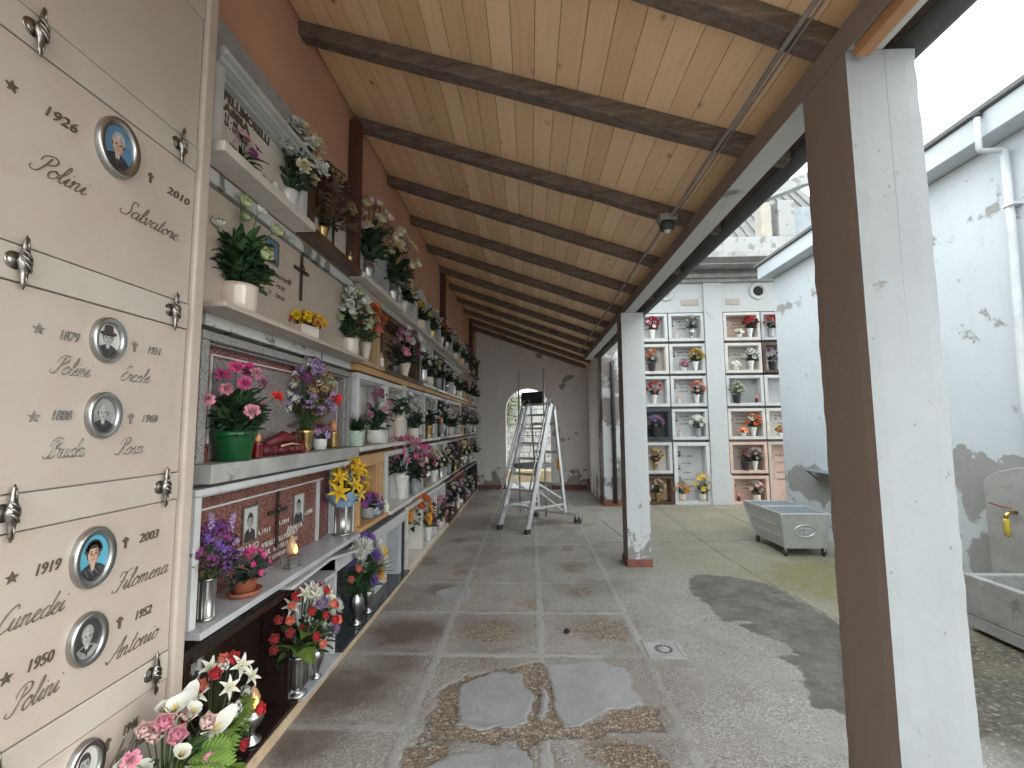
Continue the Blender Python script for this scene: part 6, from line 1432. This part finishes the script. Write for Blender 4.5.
# ------------------------------------------------------------------ wheeled ladder
LO = Vector((-.265, 7.04, 0)); LU = Vector((.80, -.60, 0)); LV = Vector((.60, .80, 0))
lad = thing('platform_ladder', 'wheeled aluminium platform ladder standing in the walkway before the arch', 'ladder', LO)
def lp(u, v, z): return LU*u+LV*v+Vector((0, 0, z))
for s_ in (-1, 1):
    b = MB(); b.bar(lp(.265*s_, 0, .05), lp(.225*s_, .72, 1.95), .036, .092, up=LV); b.build('front_leg', 'aluminium', lad, .004)
    b = MB(); b.box(-.03, .03, -.05, .05, -.004, .07); o = b.build('rubber_foot', 'rubber', lad, .01); o.location = lp(.268*s_, -.008, 0); o.rotation_euler = (0, 0, math.atan2(LU.y, LU.x))
    b = MB(); q = [lp(.30*s_, .10, .62), lp(.275*s_, .34, 1.15), lp(.255*s_, .60, 1.86), lp(.235*s_, .68, 1.945)]; b.tube(q, .017, 8); b.build('handrail', 'aluminium', lad)
    b = MB(); b.bar(lp(.27*s_, 1.02, .16), lp(.225*s_, .80, 1.9), .034, .062, up=LV); b.build('rear_leg', 'aluminium', lad, .003)
    b = MB(); b.tube([lp(.27*s_-.24, .82, .10), lp(.27*s_-.24, .80, 1.2), lp(.27*s_-.24, .80, 2.56)], .016, 8); b.build('guard_pole', 'aluminium', lad)
    b = MB(); b.bar(lp(.245*s_, .26, .72), lp(.255*s_, .93, .40), .02, .028); b.bar(lp(.25*s_, .10, .34), lp(.27*s_, 1.0, .30), .02, .03); b.build('side_brace', 'aluminium', lad)
for s_ in (-1, 1):
    b = MB(); b.tube([lp(.27*s_, .02, .55), lp(.262*s_, .28, 1.2), lp(.25*s_, .60, 2.0), lp(.24*s_, .74, 2.02), lp(.24*s_, .80, 1.85)], .013, 8); b.build('outer_rail', 'aluminium', lad)
for k, z in enumerate((.62, 1.15, 1.62)):
    b = MB(); b.bar(lp(-.25, 1.02-.22*(z-.16)/1.74, z), lp(.25, 1.02-.22*(z-.16)/1.74, z), .03, .045); b.build('rear_rung', 'aluminium', lad, .002)
b = MB(); b.tube([lp(-.225, .73, 1.945), lp(.225, .73, 1.945)], .017, 8); b.build('top_bar', 'aluminium', lad)
for k, z in enumerate((.34, .58, .82, 1.06, 1.30, 1.54, 1.76)):
    v = .72*(z-.05)/1.9; w = .262-.04*(z/1.95)
    b = MB(); M = T(*lp(0, v+.05, z)) @ RZ(math.atan2(LU.y, LU.x)); d = .11 if z != .34 else .2
    b.box(-w+.018, w-.018, -.05, d-.05, -.014, .014, M=M)
    for q in range(3): b.box(-w+.02, w-.02, -.045+q*.03, -.038+q*.03, .0145, .018, M=M)
    b.build('step', 'aluminium', lad, .002)
b = MB(); M = T(*lp(0, .52, .985)) @ RZ(math.atan2(LU.y, LU.x)); pts = [(-.215, -.22), (-.12, -.265), (.0, -.28), (.12, -.265), (.215, -.22), (.215, .26), (-.215, .26)]
vs = [(p[0], p[1], h) for h in (-.07, 0) for p in pts]; n = 7
b.add(vs, [tuple(range(6, -1, -1)), tuple(range(7, 14))]+[(i, (i+1) % n, n+(i+1) % n, n+i) for i in range(n)], M=M); b.build('platform', 'dull_grey_tread', lad, .008)
b = MB()
for z in (1.25, 1.42, 1.60, 1.78): b.tube([lp(-.51, .80, z), lp(.03, .80, z)], .006, 6)
b.build('guard_rungs', 'aluminium', lad)
b = MB(); M = T(*lp(-.24, .84, 1.93)) @ RZ(math.atan2(LU.y, LU.x)); b.box(-.235, .225, -.02, .06, 0, .24, M=M); b.build('tool_tray', 'black_plastic', lad, .012)
b = MB(); b.bar(lp(-.44, 1.08, .145), lp(.52, 1.08, .145), .035, .04); b.bar(lp(-.44, 1.00, .145), lp(.52, 1.00, .145), .03, .03); b.build('axle_bar', 'aluminium', lad, .004)
b = MB(); b.bar(lp(.20, .02, .33), lp(.26, 1.02, .30), .022, .03); b.bar(lp(-.2, .02, .33), lp(-.26, 1.02, .30), .022, .03); b.bar(lp(.27, .30, .58), lp(.27, .96, .20), .018, .02); b.build('lower_brace', 'aluminium', lad)
for s_ in (-.42, -.34, .44, .52):
    b = MB(); b.lathe([(.012, -.014), (.046, -.014), (.05, -.008), (.05, .008), (.046, .014), (.012, .014)], 16, M=T(*(lp(s_, 1.07, .052))) @ RZ(math.atan2(LU.y, LU.x)) @ RY(R_(90))); w_ = b.build('castor', 'rubber', lad)
    b = MB(); b.bar(lp(s_-.0, 1.07, .06), lp(s_, 1.06, .128), .03, .012, up=LV); b.build('fork', 'aluminium', w_)
b = MB(); M = T(*lp(.245, .90, .95)) @ RZ(math.atan2(LU.y, LU.x)); b.box(-.02, .024, -.035, -.0265, -.09, .09, M=M); b.build('warning_sticker', 'orange_tape', lad)

# ------------------------------------------------------------------ zinc cart
ct = thing('zinc_cart', 'grey zinc cart with lids and an oval emblem standing by the white outbuilding', 'cart', (3.29, 6.1, 0), R_(0))
def frus(b, x0, x1, y0, y1, z0, X0, X1, Y0, Y1, z1, th=.012):
    lo = [(x0, y0, z0), (x1, y0, z0), (x1, y1, z0), (x0, y1, z0)]; hi = [(X0, Y0, z1), (X1, Y0, z1), (X1, Y1, z1), (X0, Y1, z1)]
    cx, cy = (x0+x1)/2, (y0+y1)/2
    def inn(p): return (p[0]+(th if p[0] < cx else -th), p[1]+(th if p[1] < cy else -th), p[2])
    vs = lo+hi+[inn(p) for p in hi]+[(inn(p)[0], inn(p)[1], p[2]+th) for p in lo]
    fs = [(3, 2, 1, 0)]
    for i in range(4): j = (i+1) % 4; fs += [(i, j, 4+j, 4+i), (4+i, 4+j, 8+j, 8+i), (8+i, 8+j, 12+j, 12+i)]
    fs.append((12, 13, 14, 15)); b.add(vs, fs)
b = MB(); frus(b, -.225, .225, -.33, .36, .09, -.29, .275, -.40, .56, .50)
b.build('body', 'zinc', ct, .006)
b = MB()
for s_ in ((-.297, .282, -.41, -.385), (-.297, .282, .545, .57)): b.box(s_[0], s_[1], s_[2], s_[3], .492, .522)
b.box(-.30, -.278, -.384, .544, .492, .522); b.box(.262, .284, -.384, .544, .492, .522); b.build('rim', 'zinc', ct, .006)
for (y0, y1) in ((-.383, .10), (.13, .543)):
    b = MB(); b.box(-.276, .260, y0, y1, .494, .508); b.build('lid', 'dull_lid', ct, .004)
b = MB(); b.box(-.276, .260, .1015, .1285, .50, .526); b.build('crossbar', 'zinc', ct, .003)
b = MB()
for z in (.22, .345):
    f = (z-.09)/.41; x = -.225-.065*f; b.bar((x-.001, -.33-.07*f+.01, z), (x-.001, .36+.2*f-.01, z), .012, .012)
for sx in (-1, 1):
    for (yb, yt) in ((-.335, -.405), (.365, .565)):
        xb, xt = (.228*sx, .29*sx) if sx < 0 else (.228, .277); b.bar((xb, yb, .06), (xt, yt, .50), .022, .022)
b.build('ribs', 'zinc', ct, .003)
b = MB(); M = T(-.005, -.374, .30) @ RX(-math.atan2(.07, .41)); b.ring(.135, .082, .112, .062, -.012, 0); 
for x_ in (-.045, .0, .045): b.tube([(x_-.018, -.004, .0), (x_-.012, -.004, .03), (x_+.012, -.004, .03), (x_+.018, -.004, 0), (x_+.012, -.004, -.03), (x_-.012, -.004, -.03), (x_-.018, -.004, -.002)], .0055, 5)
o = b.build('oval_emblem', 'zinc', ct); o.matrix_local = T(-.005, -.366, .305) @ RX(math.atan2(.07, .41))
for (x, y) in ((-.225, -.33), (.225, -.33), (-.225, .34), (.225, .34)):
    b = MB(); b.lathe([(.010, -.012), (.03, -.012), (.034, 0), (.03, .012), (.010, .012)], 14, M=T(x, y+.01, .034) @ RY(R_(90))); w_ = b.build('castor', 'rubber', ct)
    b = MB(); b.box(x-.018, x-.013, y-.02, y+.03, .03, .095); b.box(x+.013, x+.018, y-.02, y+.03, .03, .095); b.build('fork', 'dark_pipe', w_)

# ------------------------------------------------------------------ trough, tap post, drain, lamp, cable
tr = thing('stone_trough', 'long grey cement water trough against the outbuilding wall', 'trough', (3.68, 2.9, 0))
b = MB(); L0, L1, W0, W1 = -.9, .93, -.31, .33
b.box(W0, W1, L0, L1, .03, .12); b.box(W0, W0+.06, L0, L1, .121, .42); b.box(W1-.06, W1, L0, L1, .121, .42); b.box(W0+.061, W1-.061, L0, L0+.06, .121, .419); b.box(W0+.061, W1-.061, L1-.06, L1, .121, .419)
b.build('basin', 'weathered_cement', tr, .008)
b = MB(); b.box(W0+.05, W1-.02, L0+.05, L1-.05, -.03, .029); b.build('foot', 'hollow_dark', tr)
b = MB(); b.box(W0+.062, W1-.062, L0+.062, L1-.062, .122, .20); b.build('mossy_water', 'leaf_mid', tr)
st = thing('tap_post', 'grey stone slab with a rounded top behind the trough, carrying a tap', 'post', (4.0, 3.62, 0))
b = MB(); pts = [(.57, 0), (.57, 1.05)]+[(.57*math.cos(a), 1.05+.20*math.sin(a)) for a in [PI*k/16 for k in range(1, 16)]]+[(-.57, 1.05), (-.57, 0)]
b.poly(pts, 'x', -.06, .048); b.build('slab', 'cement', st, .01)
tp = thing('water_tap', 'brass tap with red lever and yellow hose end on the stone slab', 'tap', PX(1012, 515, 3.9))
q = PX(1012, 510, 3.9); 
b = MB(); b.tube([(.04, 0, .02), (-.02, 0, .02), (-.05, 0, .0), (-.05, 0, -.03)], .014, 8); b.build('spout', 'brass', tp)
b = MB(); b.tube([(-.05, 0, -.028), (-.05, 0, -.05), (-.05, 0, -.16), (-.05, 0, -.17)], [.018, .024, .02, .012], 10); b.build('hose_end', 'tap_yellow', tp)
b = MB(); b.tube([(-.02, -.02, .055), (-.03, .06, .06), (-.035, .14, .075)], [.007, .008, .006], 6); b.build('lever', 'rust_red', tp)
dr = thing('drain_cover', 'square pale drain cover with a ring of slots set in the paving', 'drain cover', (.93, 3.43, .004), R_(-1))
b = MB(); 
for (x0, x1, y0, y1) in ((-.13, .13, -.13, -.105), (-.13, .13, .105, .13), (-.13, -.105, -.1045, .1045), (.105, .13, -.1045, .1045)): b.box(x0, x1, y0, y1, -.01, .006)
b.build('frame', 'weathered_cement', dr, .002)
b = MB(); b.box(-.104, .104, -.104, .104, -.012, .003); b.build('plate', 'cement', dr); b = MB()
for k in range(16):
    a = 2*PI*k/16; b.box(-.006, .006, .045, .062, .0032, .0045, M=RZ(a))
b.build('slots', 'hollow_dark', dr)
b = MB(); b.lathe([(.04, .0032), (.038, .007), (.0, .008)], 20); b.build('boss', 'weathered_cement', dr)
pb = tag(MB().lathe([(0, 0), (.02, .004), (.026, .016), (.014, .03), (0, .034)], 7).build('pebble', 'hollow_dark', None, 0, PZ(567, 633, -.002)), 'small dark pebble lying on the paving slab', 'pebble')
cb = thing('conduit', 'thin grey cable conduit clipped under the rafters along the edge beam', 'cable', (1.0, 1, 3.0))
b = MB(); pts = [(0, -1.4+i*.415, .05+(.004 if i % 2 else -.008)) for i in range(24)]; b.tube(pts, .011, 6); b.build('tube', 'cable_grey', cb)
b = MB(); b.tube([(.026, -1.4+i*.6, .046+.004*math.sin(i*2)) for i in range(6)]+[(.02, 2.15, .04)], .005, 5); b.build('wire', 'cable_grey', cb)
lm = thing('lamp_box', 'small grey lamp box with a dark hood hung under a rafter', 'lamp', PX(667, 222, .98))
b = MB(); b.box(-.06, .06, -.05, .05, .0, .045); b.build('housing', 'cable_grey', lm, .006)
b = MB(); b.lathe([(.025, -.06), (.05, -.055), (.055, -.02), (.04, -.001), (0, -.001)], 14); b.build('hood', 'dark_pipe', lm)
b = MB(); b.lathe([(0, -.085), (.022, -.075), (.026, -.061), (0, -.0605)], 12); b.build('bulb', 'clear_glass', lm)
b = MB(); b.tube([(.0, 0, .046), (.0, .0, .09)], .008, 6); b.build('hanger', 'cable_grey', lm)

# ------------------------------------------------------------------ sky, sun, camera
w = bpy.data.worlds.new('World'); S.world = w; w.use_nodes = True; t = w.node_tree; t.nodes.clear()
out = t.nodes.new('ShaderNodeOutputWorld'); bg = t.nodes.new('ShaderNodeBackground'); t.links.new(bg.outputs[0], out.inputs[0])
sky = t.nodes.new('ShaderNodeTexSky'); sky.sky_type = 'NISHITA'; sky.sun_disc = False
ELEV, AZ = R_(30), R_(108)          # the sun stands low on the open right side, veiled by cloud
sky.sun_elevation = ELEV; sky.sun_rotation = AZ; sky.dust_density = 2.0; sky.air_density = 1.2
tc = N(t, 'ShaderNodeTexCoord').outputs['Generated']
cl = ramp(t, noise(t, mapping(t, tc, (1, 1, 2.2)), 2.2, 5, 0.55), [(0.30, 0.72), (0.7, 0.95)])
c = mix(t, cl, sky.outputs[0], (9.4, 10.2, 10.3))
t.links.new(c, bg.inputs['Color']); bg.inputs['Strength'].default_value = 0.10
sl = bpy.data.lights.new('sun', 'SUN'); sl.energy = 0.5; sl.angle = R_(60); sl.color = (1.0, .965, .91)
so = bpy.data.objects.new('sun', sl); C.objects.link(so)
d = Vector((math.sin(AZ)*math.cos(ELEV), math.cos(AZ)*math.cos(ELEV), math.sin(ELEV)))
so.rotation_euler = d.to_track_quat('Z', 'Y').to_euler(); so.location = (8, -8, 14)
cam = bpy.data.cameras.new('camera'); cam.sensor_width = 36; cam.sensor_fit = 'HORIZONTAL'; cam.lens = FPX*36/1024; cam.clip_start = .05; cam.clip_end = 2000
co = bpy.data.objects.new('camera', cam); C.objects.link(co)
co.matrix_world = T(0, 0, EYE) @ CAMR.to_4x4(); S.camera = co
S.view_settings.view_transform = 'Standard'; S.view_settings.look = 'None'; S.view_settings.exposure = 2.12; S.view_settings.gamma = 1.0
S.cycles.max_bounces = 8; S.cycles.diffuse_bounces = 5; S.cycles.use_denoising = True
try: S.cycles.denoiser = 'OPENIMAGEDENOISE'
except Exception: pass
